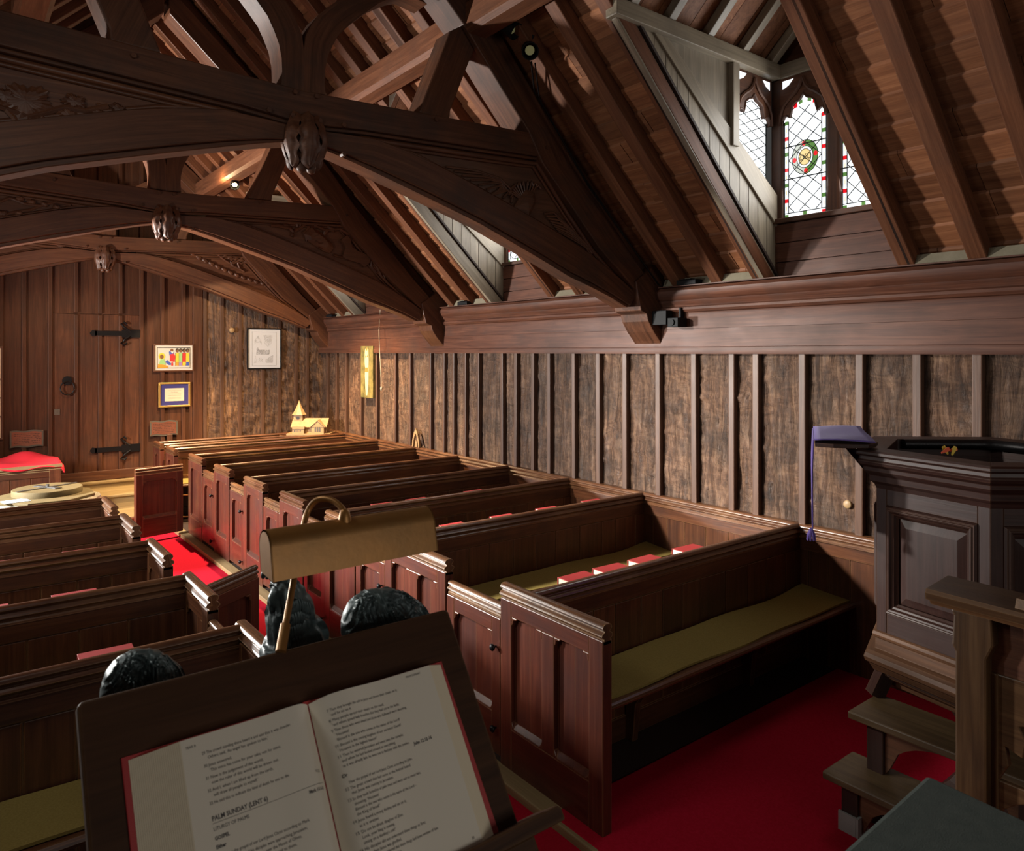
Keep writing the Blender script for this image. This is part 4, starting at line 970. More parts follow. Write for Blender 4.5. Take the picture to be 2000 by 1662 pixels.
m.tube(pts, .026, 10); h_ = m.build('handrail', IRON, PT, smooth=60); h_['label'] = 'black rounded leather armrest inside the rim'
m = MB(); F2 = (Vector((0, 0, 0)), Vector((1, 0, 0)), Vector((0, 1, 0)), Vector((0, 0, 1)))
m.prism([(3.10, 1.775), (3.30, 1.89), (3.49, 1.995), (3.66, 1.86), (3.45, 1.70), (3.36, 1.62), (3.30, 1.60), (3.235, 1.60), (3.17, 1.64), (3.12, 1.70)], F2, 1.585, 1.603)
m.beam((3.40, 1.80, 1.59), (3.42, 1.68, 1.45), .03, .03); m.build('book_rest', PULP, PT, bevel=.003)
# purple stole lying over the book rest
cl = MB()
SA_, SB_, SC_, SD_ = Vector((3.083, 1.77, 1.615)), Vector((3.49, 2.009, 1.628)), Vector((3.679, 1.863, 1.628)), Vector((3.225, 1.565, 1.612))
def cf(u, v):
    p = (SD_*(1-u)+SC_*u)*(1-v)+(SA_*(1-u)+SB_*u)*v
    return (p.x, p.y, p.z+.002*math.sin(u*7+v*3)+.003*math.sin(PI*v))
cl.grid(24, 8, cf)
cl.grid(16, 20, lambda u, v: tuple(SA_.lerp(SB_, .02+u*(.96-.7*max(0, v-.45)/.55))+Vector((.006-.004*math.sin(v*7), .006-.004*math.cos(v*5), -.002-.40*v))))
st_ = cl.build('purple_stole', PURPLE, None, smooth=60); md = st_.modifiers.new('Solid', 'SOLIDIFY'); md.thickness = .006; md.offset = 1
tag(st_, 'purple cloth laid over the pulpit book rest with one end hanging down', 'cloth')
m = MB(); tb = SA_+Vector((.02, .025, -.40))
for k in range(9):
    a = k*.7; m.tube([tuple(tb+Vector((0, 0, .0))), tuple(tb+Vector((.014*math.cos(a), .014*math.sin(a), -.03))), tuple(tb+Vector((.018*math.cos(a), .018*math.sin(a), -.055)))], [.005, .005, .003], 5)
m.build('tassel', PURPLE, st_)
bpy.context.view_layer.update()
m = MB(); lc = hc+(c1-hc)*.2
for (dx, dy_, a, mt_) in ((0, 0, .5, 0), (.03, -.02, 1.2, 1), (.05, -.01, .2, 0), (.02, .01, 2.1, 1)):
    c = Vector((3.43, 1.36, 1.585))+Vector((dx, dy_, 0)); m.prism(leaf2((0, 0), .022, a, 3, .4), (c, Vector((.8, -.6, 0)), Vector((0, 0, 1)), Vector((.6, .8, 0))), 0, .003, mi=mt_)
m.box(3.30, 3.33, 1.28, 1.30, 1.574, 1.576)
m.v = m.v
tw = MB(); tw.tube([(3.36, 1.36, 1.575), (3.43, 1.36, 1.585), (3.48, 1.35, 1.60)], .003, 5)
m.v = m.v[:-8]; m.g = m.g[:-8]; m.f = m.f[:-6]; m.mi = m.mi[:-6]
LF = m.build('leaf_sprig', [ORANGE, YELLOW]); tag(LF, 'small orange and yellow leaf sprig lying on the pulpit rim', 'leaves')
# pulpit steps
SP = thing('pulpit_steps', 'dark oak open steps with traceried risers in front of the pulpit', 'steps', (3.1, 1.35, 0))
for k, (x0, x1, z, y1, y0) in enumerate(((2.955, 3.21, .23, 1.66, .95), (3.09, 3.36, .46, 1.62, .92))):
    m = MB(); m.box(x0, x1, y0, y1, z-.032, z, ax=1); m.build('tread', STEPW, SP, bevel=.006)
    for yy in (y1-.10, y0+.04):
        m = MB(); m.box(x0+.035, x0+.095, yy-.035, yy+.035, (0.006 if k == 0 else .006), z-.032, ax=2); m.build('step_post', PULP, SP, bevel=.004)
    m = MB(); F = ((x0+.05, 0, 0), (0, 1, 0), (0, 0, 1), (1, 0, 0)); ya_, yb_ = y0+.075, y1-.135; zt = z-.032; zb = .0 if k == 0 else .0
    for (s0, s1) in ((ya_, 1), (yb_, -1)):
        arc = [(s0+s1*.23*math.sin(t*PI/2/7), zt-.03-.14*(1-math.sin(t*PI/2/7)) if False else zt-.03-.15*(1-math.sqrt(max(0, 1-(1-t/7)**2)))) for t in range(8)]
        pol = [(s0, zt), (s0, arc[0][1]-.02)]+[(s0+s1*(.02+.24*t/7), zt-.17+.15*math.sqrt(1-(1-t/7)**2)) for t in range(8)]+[(s0+s1*.26, zt)]
        m.prism(pol, F, 0, .02)
    m.build('arched_riser', wood('riser_oak_%d' % k, (.05, .02, .01), (.12, .05, .024), (.19, .085, .04), rough=.45), SP)
m = MB(); m.box(2.975, 2.985, 1.525, 1.60, .006, .085, ax=2); m.box(2.975, 3.06, 1.515, 1.526, .006, .085, ax=2); pl = m.build('foot_plate', plain('dull_zinc', (.30, .30, .28), .5), SP); pl['label'] = 'grey metal foot plate'
m = MB(); m.beam((3.33, 1.62, .46), (3.38, 1.58, .60), .06, .06); m.build('strut', PULP, SP)

# ================================================================ CLERGY STALL at the right edge
STALLW = wood('stall_oak', (.03, .013, .006), (.085, .042, .018), (.15, .08, .035), rough=.36, spec=.4, bump=.2, wear=.4, wearcol=(.28, .16, .07))
ST = thing('clergy_stall', 'carved oak reading stall front with moulded rail at the right edge', 'desk', (2.8, .8, 0))
m = MB(); m.sweep([(2.74, 1.12, 1.2), (2.66, -.3, 1.2)], [(-.075, 0), (.10, .012), (.11, 0), (.10, -.012), (.085, -.02), (.08, -.035), (.04, -.045), (.03, -.06), (-.04, -.06), (-.05, -.045), (-.08, -.035), (-.085, -.012)], (1, 0, 0), (0, 0, 1)); m.prism([(-.06, 0), (.10, 0), (.09, .022), (-.045, .03)], ((2.735, .86, 1.2), (1, 0, 0), (0, 0, 1), (-.08/1.42, -1, 0)), 0, 1.1); m.build('top_rail', STALLW, ST, smooth=30)
m = MB(); m.prism([(-.05, .0), (.045, .0), (.045, 1.0), (.055, 1.02), (.05, 1.12), (.06, 1.14), (-.065, 1.14), (-.07, 1.05), (-.05, 1.0)], ((2.74, 1.0, 0), (0, 1, 0), (0, 0, 1), (1, 0, 0)), -.035, .045, gax=(0, 1)); m.build('post', STALLW, ST, bevel=.006)
m = MB(); m.box(2.75, 2.78, -.3, .95, .90, 1.14, ax=1); m.box(2.76, 2.775, -.3, .95, .0, .32, ax=1); m.build('front_board', TIMBERR, ST)
m = MB(); F = ((2.745, 0, 0), (0, -1, 0), (0, 0, 1), (1, 0, 0))
for k in range(3):
    o = -.95+k*.42
    for s0, s1 in ((o, 1), (o+.42, -1)):
        pts = [(s0, .95)]+[(s0, .62), (s0+s1*.02, .60)]+[(s0+s1*.05, .66), (s0+s1*.04, .72), (s0+s1*.09, .70), (s0+s1*.10, .76), (s0+s1*.08, .80), (s0+s1*.14, .82), (s0+s1*.18, .87), (s0+s1*.21, .93), (s0+s1*.21, .95)]
        m.prism(pts, F, 0, .03)
    m.prism([(o-.02, .3), (o+.02, .3), (o+.02, .95), (o-.02, .95)], F, -.005, .035, gax=(0, 1))
    for s0, s1 in ((o, 1), (o+.42, -1)):
        m.prism([(s0, .60), (s0, .40)]+[(s0+s1*.21*t/6, .42+.16*math.sqrt(1-(1-t/6)**2)) for t in range(7)]+[(s0+s1*.21, .60)], F, .005, .025)
m.build('tracery', STALLW, ST, bevel=.004)

# ================================================================ near desk corner, green cloth
DK = thing('cloth_covered_desk', 'desk top corner under dark grey green cloth in the right foreground', 'desk', (1.4, .35, 0))
m = MB(); ct = MB()
F = ((0, 0, 0), (1, 0, 0), (0, 1, 0), (0, 0, 1)); pol = [(1.68, .705), (1.24, .69), (1.24, -.2), (1.62, -.2)]
ct.prism(pol, F, 1.075, 1.10); ct.prism([(a, b_) for a, b_ in pol], F, .93, 1.075); ct.build('cloth', GREENCL, DK, bevel=.012)
m.box(1.30, 1.60, -.15, .62, .0, .93, ax=2); m.build('desk_body', PULP, DK)

# ================================================================ LECTERN
T0 = Vector((0, 1.257, 1.49)); DN = Vector((0, -.5885, -.8085)); NN = Vector((0, -.8085, .5885))
def LB(x, s, n=0.): return Vector((x, 0, 0))+T0+DN*s+NN*n
LT = thing('eagle_lectern', 'dark wooden lectern board carried by a bronze eagle in the foreground', 'lectern', (.48, 1.35, .006))
m = MB()
bo = [(.162, 0), (.803, 0), (.809, .006), (.809, .42), (.156, .42), (.156, .006)]
m.prism(bo, (T0, (1, 0, 0), DN, NN), -.026, 0); m.build('book_board', BOARDW, LT, bevel=.004)
m = MB(); m.prism([(.10, .392), (.867, .392), (.872, .40), (.872, .418), (.10, .418)], (T0, (1, 0, 0), DN, NN), -.03, .052); m.prism([(.14, .418), (.82, .418), (.82, .45), (.14, .45)], (T0, (1, 0, 0), DN, NN), -.03, .02); m.build('book_stop', BOARDW, LT, bevel=.004)
# eagle: body column, head, two raised wings
def feather_surf(m, fn, nu, nv): m.grid(nu, nv, fn)
E0 = Vector((.50, 1.40, 0))
eg = MB()
def tubef(path, rad, k=28, amp=.004, fs=60, seed=0):
    """swept body with combed feather relief"""
    path = [Vector(p) for p in path]; n = len(path); vs = []; g = []
    for i, p in enumerate(path):
        t = (path[min(i+1, n-1)]-path[max(i-1, 0)]).normalized(); a = t.cross(Vector((0, 1, 0))).normalized(); b_ = a.cross(t)
        for j in range(k):
            q = 2*PI*j/k; rr = rad[i] if not isinstance(rad[i], tuple) else None
            ra, rb_ = (rad[i], rad[i]) if rr is not None else rad[i]
            nz = noise.fractal(Vector((q*3.2+seed, i*.18, seed)), 1, 2, 3)*amp*(1.6 if ra > .02 else .3)
            vs.append(p+a*(ra+nz)*math.cos(q)+b_*(rb_+nz)*math.sin(q)); g.append((i*.01, q, 0))
    eg.add(vs, [(i*k+j, i*k+(j+1) % k, (i+1)*k+(j+1) % k, (i+1)*k+j) for i in range(n-1) for j in range(k)]+[tuple(range(k))[::-1], tuple(range((n-1)*k, n*k))], g)
def curve3(pts, rads, n):
    P = [Vector(p) for p in pts]; out = []; ro = []
    for i in range(n):
        t = (len(P)-1)*i/(n-1); k = min(int(t), len(P)-2); f = t-k
        p0, p1, p2, p3 = P[max(k-1, 0)], P[k], P[k+1], P[min(k+2, len(P)-1)]
        out.append(.5*((2*p1)+(-p0+p2)*f+(2*p0-5*p1+4*p2-p3)*f*f+(-p0+3*p1-3*p2+p3)*f**3)); r0, r1 = rads[k], rads[k+1]; f2 = f*f*(3-2*f); ro.append((r0[0]+(r1[0]-r0[0])*f2, r0[1]+(r1[1]-r0[1])*f2) if isinstance(r0, tuple) else r0+(r1-r0)*f2)
    return out, ro
yE = 1.46
def EP(u, v, Y=yE): x, z = onY(u, v, Y); return (x, Y, z)
# head and neck rising above the board
p_, r_ = curve3([(.50, 1.42, .85), (.50, 1.44, 1.10), EP(575, 1290), EP(570, 1215), EP(560, 1165), EP(548, 1130), EP(535, 1122), EP(522, 1120)], [(.10, .10), (.13, .12), (.070, .065), (.050, .050), (.036, .036), (.021, .024), (.014, .017), (.006, .007)], 60)
tubef(p_, r_, 36, .006, seed=3)
p_, r_ = curve3([EP(524, 1121, yE-.002), EP(517, 1121, yE-.002), EP(514, 1126, yE-.002), EP(514, 1131, yE-.002)], [.011, .008, .005, .001], 12); tubef(p_, r_, 12, .0)
def wing(cu, cv, rl, rr_, rv, Y, sd, tcx):
    nu, nv = 150, 70
    def fn(a_, b_):
        a = 2*PI*a_; rho = math.sin(PI*b_); face = math.cos(PI*b_)
        ru = rr_ if math.cos(a) > 0 else rl
        u = cu+ru*rho*math.cos(a); v = cv-rv*rho*math.sin(a); down = max(0, v-(cv-rv))/rv
        s_ = (u-(cu+tcx))/(.35+.65*down)/9.
        s_ += noise.noise(Vector((u*.03, v*.035, sd)))*1.6
        rdg = (1-abs(math.sin(s_*2.2+sd)))**1.5+.5*abs(math.sin(s_*5.1))
        brk = .5+noise.noise(Vector((u*.05, v*.03, sd+4)))
        d_ = .0060*rdg*max(.45, brk+.5)+.004*noise.noise(Vector((u*.06, v*.06, 9+sd)))
        x, z = onY(u, v-(d_*900 if math.sin(a) > 0 else 0)*.5, Y)
        return (x, Y-.05*face-d_*(1 if face > 0 else 0), z)
    eg.grid(nu, nv, fn)
wing(742, 1232, 74, 104, 82, 1.40, 3, -18)
wing(284, 1372, 90, 92, 103, 1.40, 8, 10)
eo_later = 1; EO_LABEL = 'dark bronze eagle with head turned left and raised wings'
# feather strips over wings and neck
fm = MB()
def feathers(cu, cv, ru, rv, n, Y, ln, a0, a1, r=.0042, sd=1):
    for i in range(n):
        for k in range(4):
            a = a0+(a1-a0)*(i+R.uniform(-.3, .3))/n; rr = .98-.22*k
            u = cu+ru*rr*math.cos(a); v = cv-rv*rr*math.sin(a); dx = .35*math.cos(a)*ln; 
            pts = []
            for t in (0, .35, .7, 1):
                uu = u+dx*t*.7+R.uniform(-1, 1); vv = v+ln*t*(1.0 if math.sin(a) > -.2 else 1)
                d_ = math.hypot((uu-cu)/ru, (vv-cv)/rv); yy = Y-.047*math.sqrt(max(0.02, 1-min(.98, d_*d_)))
                pts.append(EP(uu, vv, yy))
            fm.tube(pts, [r*.5, r, r, r*.4], 6)
for i in range(22):
    for k in range(4):
        u = 556+i*2.5+R.uniform(-1, 1); v = 1168+k*24+abs(i-12)*1.2
        d_ = (u-580)/34.; yy = yE-.052*math.sqrt(max(.05, 1-min(.95, d_*d_)))
        fm.tube([EP(u, v, yy), EP(u+1, v+13, yy-.001), EP(u+2, v+26, yy)], [.002, .0042, .001], 6)
o_ = len(eg.v); eg.v += fm.v; eg.g += fm.g; eg.f += [tuple(i+o_ for i in f) for f in fm.f]; eg.mi += fm.mi
eo = eg.build('eagle', BRONZE, LT, smooth=70); eo['label'] = EO_LABEL
m = MB(); m.lathe([(.20, .006), (.20, .05), (.15, .08), (.07, .14), (.05, .25), (.05, .6), (.07, .68), (.09, .74), (.10, .86)], (.50, 1.42, 0), 20); m.build('stem', BRONZE, LT, smooth=40)
# lamp on the lectern
LP_ = thing('reading_lamp', 'brass reading lamp with long half round shade over the book', 'lamp', (.41, 1.27, 1.49))
def shade_pt(x, a, b_): return Vector((x, 1.352+a, 1.633+b_))
prof = [(-.030, -.045)]+[(-.030+.0*i, -.045) for i in range(0)]
arc = []
for i in range(11):
    t = PI*i/10; arc.append((-.031*math.cos(t), .012+.034*math.sin(t)))
outer = [(-.031, -.048)]+arc+[(.031, -.030)]; inner = [(a*.93, b_*.93 if b_ > 0 else b_) for a, b_ in outer[::-1]]
m = MB(); 
tilt = math.radians(-12)
rot = lambda pr: [(a*math.cos(tilt)-b_*math.sin(tilt), a*math.sin(tilt)+b_*math.cos(tilt)) for a, b_ in pr]
m.sweep([(.470, 1.352, 1.635), (.820, 1.352, 1.635)], rot(outer+inner), (0, 1, 0), (0, 0, 1))
m.sweep([(.470, 1.352, 1.635), (.473, 1.352, 1.635)], rot(outer), (0, 1, 0), (0, 0, 1)); m.sweep([(.817, 1.352, 1.635), (.820, 1.352, 1.635)], rot(outer), (0, 1, 0), (0, 0, 1))
m.build('lamp_shade', BRASS, LP_, smooth=40)
m = MB()
pth = [LB(.468, .004, -.005), LB(.472, -.02, -.004)]
A_ = Vector((.468, 1.262, 1.497)); pts = [A_, A_+(Vector((.565, 1.41, 1.655))-A_)*.33, A_+(Vector((.565, 1.41, 1.655))-A_)*.66, Vector((.565, 1.41, 1.655)), Vector((.585, 1.43, 1.69)), Vector((.600, 1.415, 1.712)), Vector((.618, 1.385, 1.712)), Vector((.628, 1.358, 1.695)), Vector((.628, 1.352, 1.670))]
pp, rr_ = curve3(pts, [.0065]*9, 50); m.tube(pp, .0062, 10)
dd = (Vector((.565, 1.41, 1.655))-A_).normalized(); m.tube([A_-dd*.012, A_+dd*.038], .0095, 10); m.lathe([(.0, .0), (.014, .0), (.012, .010), (.009, .022), (.004, .026)], (.628, 1.352, 1.674), 12); m.build('lamp_stem', BRASS, LP_, smooth=60)
# the book
BK = thing('open_lectionary', 'large open book with printed pages and red cover on the lectern board', 'book', (.485, 1.18, 1.40))
def pz(x):
    """height of the page surface above the board"""
    if x < .485: t = (.485-x)/.205; e = .030+.012*math.exp(-((t-.18)/.16)**2)
    else: t = (x-.485)/.225; e = .034+.014*math.exp(-((t-.22)/.2)**2)
    return .008+(e-.008)*min(1, (t/.10))**.6 if t < .10 else e
S0, S1 = .100, .392
m = MB(); m.prism([(.205, .094), (.482, .094), (.488, .094), (.757, .094), (.764, S1), (.205, S1)], (T0, (1, 0, 0), DN, NN), .0005, .004); m.prism([(.478, .094), (.492, .094), (.492, S1), (.478, S1)], (T0, (1, 0, 0), DN, NN), .004, .011); m.build('cover', REDBOOK, BK, bevel=.001)
def pgs(x0, x1, xe):
    m = MB(); n = 28
    def fn(u, v): x = x0+(x1-x0)*u; return tuple(LB(x, S0+(S1-S0)*v+(.003 if 0 else 0), pz(x)))
    m.grid(n, 6, fn)
    return m
mp = pgs(.484, .280, 0); mp.build('left_page', PAPER, BK, smooth=60)
mp = pgs(.486, .712, 0); mp.build('right_page', PAPER, BK, smooth=60)
for (xa_, xb_, xo) in ((.484, .280, .214), (.486, .712, .752)):
    m = MB(); n = 24
    m.grid(n, 1, lambda u, v: tuple(LB(xa_+(xb_-xa_)*u, S0, .004+(pz(xa_+(xb_-xa_)*u)-.004)*v)))
    for k in range(26):
        t0_, t1_ = k/26, (k+1)/26; za, zb = pz(xb_)*(1-t0_)+.004*t0_, pz(xb_)*(1-t1_)+.004*t1_; xA, xB = xb_+(xo-xb_)*t0_, xb_+(xo-xb_)*t1_
        m.add([LB(xA, S0, za-.0), LB(xB, S0, zb+.0005), LB(xB, S1, zb+.0005), LB(xA, S1, za)], [(0, 1, 2, 3)], [(0, 0, 0)]*4)
    m.add([LB(xb_, S0, pz(xb_)), LB(xo, S0, .004), LB(xb_, S0, .004)], [(0, 1, 2)], [(0, 0, 0)]*3)
    m.build('page_edges', PAGES, BK)
LEFT = [(.014, 'YEAR B', .0052, 'h'), (.028, '29 The crowd standing there heard it and said that it was thunder.', .0062, ''), (.0355, '     Others said, \u2018An angel has spoken to him.\u2019', .0062, ''), (.046, '30 Jesus answered,', .0062, ''), (.0535, '     \u2018This voice has come for your sake, not for mine.', .0062, ''), (.063, '31 Now is the judgement of this world;', .0062, ''), (.0705, '     now the ruler of this world will be driven out.', .0062, ''), (.080, '32 And I, when I am lifted up from the earth,', .0062, ''), (.0875, '     will draw all people to myself.\u2019', .0062, ''), (.097, '33 He said this to indicate the kind of death he was to die.', .0062, ''),
        (.118, 'PALM SUNDAY (LENT 6)', .0088, 'b'), (.131, 'LITURGY OF PALMS', .0068, 'g'), (.143, 'GOSPEL', .0068, 'b'), (.154, 'Either', .0066, 'b'), (.166, '        Hear the gospel of our Lord Jesus Christ according to Mark.', .0062, ''), (.1745, '     1 When Jesus and his disciples were approaching Jerusalem,', .0062, ''), (.182, '        at Bethphage and Bethany, near the Mount of Olives,', .0062, ''), (.1895, '        he sent two of his disciples and said to them,', .0062, ''), (.198, '     2 \u2018Go into the village ahead of you,', .0062, ''), (.2055, '        and immediately as you enter it,', .0062, ''), (.213, '        you will find tied there a colt that has never been ridden;', .0062, ''), (.2205, '        untie it and bring it.', .0062, '')]
RIGHT = [(.010, 'PALM SUNDAY', .0052, 'r'), (.026, '7 Then they brought the colt to Jesus and threw their cloaks on it;', .0062, ''), (.0335, '   and he sat on it.', .0062, ''), (.042, '8 Many people spread their cloaks on the road,', .0062, ''), (.0495, '   and others spread leafy branches that they had cut in the fields.', .0062, ''), (.058, '9 Then those who went ahead and those who followed were shouting,', .0062, ''), (.0655, '   \u2018Hosanna!', .0062, ''), (.0730, '   Blessed is the one who comes in the name of the Lord!', .0062, ''), (.082, '10 Blessed is the coming kingdom of our ancestor David!', .0062, ''), (.0895, '   Hosanna in the highest heaven!\u2019', .0062, ''), (.098, '11 Then he entered Jerusalem and went into the temple;', .0062, ''), (.1055, '   and when he had looked around at everything,', .0062, ''), (.113, '   as it was already late, he went out to Bethany with the twelve.', .0062, ''),
         (.118, 'John 12.12-16', .0074, 'j'), (.127, 'Or', .0070, 'b'), (.138, '     Hear the gospel of our Lord Jesus Christ according to John.', .0062, ''), (.1465, '12 The great crowd that had come to the festival heard', .0062, ''), (.154, '     that Jesus was coming to Jerusalem.', .0062, ''), (.1625, '13 So they took branches of palm trees and went out to meet him,', .0062, ''), (.170, '     shouting, \u2018Hosanna!', .0062, ''), (.1775, '     Blessed is the one who comes in the name of the Lord \u2013', .0062, ''), (.185, '     the King of Israel!\u2019', .0062, ''), (.1935, '14 Jesus found a young donkey and sat on it;', .0062, ''), (.201, '     as it is written:', .0062, ''), (.2095, '15 \u2018Do not be afraid, daughter of Zion.', .0062, ''), (.217, '     Look, your king is coming,', .0062, ''), (.2245, '     sitting on a donkey\u2019s colt!\u2019', .0062, ''), (.233, '16 His disciples did not understand these things at first;', .0062, ''), (.2405, '     but when Jesus was glorified,', .0062, ''), (.248, '     then they remembered that these things had been written of him', .0062, ''), (.2555, '     and had been done to him.', .0062, ''), (.283, '30', .0058, 'n')]
tx = MB(); tg = MB()
for (lines, x0, xr) in ((LEFT, .302, .478), (RIGHT, .503, .672)):
    for (s, b_, sz, k) in lines:
        xx = x0+(.005 if not lines is RIGHT else 0); al = 'LEFT'
        if k == 'h': xx = .286
        if k in ('r',): xx = .690; al = 'RIGHT'
        if k == 'j': xx = .676; al = 'RIGHT'
        if k == 'n': xx = .694
        fit = .80 if len(b_) > 58 else .86
        text_to(tg if k == 'g' else tx, b_, sz, lambda x, y, xx=xx, s=s, fit=fit: tuple(LB(xx+x*fit, S0+s-y*1.0, pz(xx+x*fit)+.0006)), align=al, bold=.00022 if k in ('b', 'j') else 0)
text_to(tx, 'Mark 11.1-11', .0068, lambda x, y: tuple(LB(.476+x*.8, S0+.131-y, pz(.476+x*.8)+.0006)), align='RIGHT', bold=.0002)
text_to(tx, 'VI (C)', .0058, lambda x, y: tuple(LB(.476+x*.8, S0+.105-y, pz(.476+x*.8)+.0006)), align='RIGHT')
for k in range(24):
    xa_, xb_ = .307+.171*k/24, .307+.171*(k+1)/24; tx.add([LB(xa_, S0+.1212, pz(xa_)+.0006), LB(xb_, S0+.1212, pz(xb_)+.0006), LB(xb_, S0+.1217, pz(xb_)+.0006), LB(xa_, S0+.1217, pz(xa_)+.0006)], [(0, 1, 2, 3)], [(0, 0, 0)]*4)
tx.build('printed_text', INK, BK); tg.build('grey_heading', INKG, BK)

# ================================================================ THINGS ON THE WALLS
YW = YE-.03
def frame_on_end(name, label, cat, x0, x1, z0, z1, fw, fmat, matmat, paper, mat_in, y=YW, group=None):
    T = thing(name, label, cat, ((x0+x1)/2, y, z0), group)
    m = MB()
    for (a, b_, c, d_) in ((x0, x1, z1-fw, z1), (x0, x1, z0, z0+fw), (x0, x0+fw, z0+fw, z1-fw), (x1-fw, x1, z0+fw, z1-fw)): m.box(a, b_, y-.022, y, c, d_)
    m.build('frame', fmat, T, bevel=.004)
    m = MB(); m.box(x0+fw, x1-fw, y-.010, y-.002, z0+fw, z1-fw); m.build('mount', matmat, T)
    if paper:
        m = MB(); m.box(x0+mat_in, x1-mat_in, y-.012, y-.010, z0+mat_in, z1-mat_in); m.build('print', paper, T)
    return T
# painted scene
FX0, FX1, FZ0, FZ1 = 2.167, 2.668, 1.755, 2.12
T = frame_on_end('framed_painting', 'brown framed colourful painting of robed standing figures and two seated ones, on plank wall', 'picture', FX0, FX1, FZ0, FZ1, .018, TIMBERR, plain('cream_mount', (.58, .56, .50), .7), None, .04)
def pic(polys, y, parent, x0, z0, w, h):
    """flat painted shapes: (colour, [(u,v)...]) u,v in 0..1"""
    byc = {}
    for c, p in polys: byc.setdefault(tuple(c), []).append(p)
    for i, (c, ps) in enumerate(byc.items()):
        m = MB()
        for j, p in enumerate(ps): 
            d = .0006*(polys.index((c, p)) if (c, p) in polys else 0)+.0004
            m.prism([(x0+u*w, z0+v*h) for u, v in p], ((0, y, 0), (1, 0, 0), (0, 0, 1), (0, -1, 0)), 0, d*.25+.0003)
        m.build('painted_shape', paint(c), parent)
def ell(cx, cy, rx, ry, n=14): return [(cx+rx*math.cos(2*PI*i/n), cy+ry*math.sin(2*PI*i/n)) for i in range(n)]
K = (.03, .025, .02); SK = (.20, .09, .04); YL = (.85, .55, .04); RD = (.62, .03, .03); GR = (.30, .55, .20); BL = (.05, .10, .42); OR = (.85, .30, .03); VI = (.35, .22, .45)
polys = [(K, [(0, 0), (1, 0), (1, .02), (0, .02)]), (K, [(0, .97), (1, .97), (1, 1), (0, 1)]), (K, [(0, 0), (.012, 0), (.012, 1), (0, 1)]), (K, [(.988, 0), (1, 0), (1, 1), (.988, 1)])]
polys += [(YL, ell(.14, .57, .10, .16)), (SK, ell(.14, .55, .06, .11)), (GR, [(.04, .10), (.10, .44), (.20, .44), (.26, .2), (.22, .1)]), (OR, [(.02, .02), (.03, .2), (.22, .16), (.34, .08), (.3, .02)]), (BL, [(.24, .30), (.30, .40), (.42, .22), (.40, .14), (.34, .16)]),
          (BL, [(.35, .78), (.40, .42), (.48, .45), (.50, .80), (.40, .86)]), (RD, [(.38, .66), (.50, .70), (.55, .55), (.52, .30), (.38, .34)]), (SK, ell(.44, .86, .045, .08)), (WHITE and (.75, .72, .65), [(.40, .80), (.50, .80), (.46, .70)]), (RD, [(.43, .28), (.47, .28), (.48, .12), (.42, .12)])]
for k, (c, c2) in enumerate(((YL, OR), (GR, VI), (RD, YL), (YL, BL))):
    x = .60+k*.105; polys += [(K, ell(x, .86, .05, .10)), (SK, ell(x+.005, .82, .035, .07)), (c, [(x-.05, .74), (x+.05, .74), (x+.055, .14), (x-.06, .14)]), (c2, [(x-.045, .30), (x+.045, .30), (x+.05, .12), (x-.05, .12)]), (K, [(x-.055, .74), (x-.048, .74), (x-.055, .12), (x-.062, .12)])]
pic(polys, YW-.0125, T, FX0+.045, FZ0+.045, FX1-FX0-.09, FZ1-FZ0-.09)
# certificate in gold frame
T = frame_on_end('framed_certificate', 'gold framed certificate with dark blue mount, below the colourful painting', 'picture', 2.229, 2.623, 1.283, 1.610, .024, GOLD, NAVY, CREAM, .078)
m = MB()
for z, w_ in ((1.50, .05), (1.475, .2), (1.455, .17), (1.435, .19), (1.405, .21), (1.392, .20)): text_to(m, 'mmmmmmmmmmmmmm' if False else 'Certificate' if z == 1.475 else 'awarded to the church of this parish', .011 if z != 1.475 else .02, lambda x, y, z=z: (2.426+x, YW-.0128, z+y), align='CENTER')
m.build('lettering', INKR, T)
# black framed sheet of drawings
T = frame_on_end('framed_drawings', 'black framed white sheet of small ink drawings of a church', 'picture', 3.379, 3.871, 1.768, 2.354, .018, BLACKP, WHITE, None, .03)
m = MB(); X0, X1, Z0, Z1 = 3.45, 3.80, 1.82, 2.30
def thin(a, b_, c, d_): m.box(a, b_, YW-.0115, YW-.0100, c, d_)
thin(X0, X1, Z1-.002, Z1); thin(X0, X1, Z0, Z0+.002); thin(X0, X0+.002, Z0, Z1); thin(X1-.002, X1, Z0, Z1)
FD = ((0, YW-.0100, 0), (1, 0, 0), (0, 0, 1), (0, -1, 0))
def hatch(x0, x1, z0, z1, fn, n=16, seed=0):
    rr = random.Random(seed)
    for i in range(n):
        for j in range(n):
            a, b_ = (i+.5)/n, (j+.5)/n
            if fn(a, b_) and rr.random() < .72:
                x, z = x0+(x1-x0)*a, z0+(z1-z0)*b_; w_ = (x1-x0)/n*.42; m.prism([(x-w_, z-w_), (x-w_*.5, z-w_), (x+w_, z+w_), (x+w_*.5, z+w_)], FD, 0, .0014)
hatch(3.48, 3.585, 2.12, 2.255, lambda a, b_: (b_ < .95-abs(a-.5)*1.1) and not (abs(a-.5) < .18 and b_ > .3 and b_ < .55) and not (b_ < .2 and abs(a-.5) < .3), seed=1)
hatch(3.61, 3.74, 2.09, 2.255, lambda a, b_: (a-.5)**2*2+(b_-.6)**2 < .34 or b_ > .75, seed=2)
hatch(3.51, 3.70, 1.975, 2.09, lambda a, b_: b_ < .62 or (a < .22 and b_ < 1-abs(a-.11)*3), n=20, seed=3)
hatch(3.475, 3.52, 1.855, 1.96, lambda a, b_: abs(a-.5) < .35*(1-b_)+.12, n=9, seed=4)
hatch(3.535, 3.60, 1.875, 1.93, lambda a, b_: (int(a*5)+int(b_*4)) % 2 == 0, n=10, seed=5)
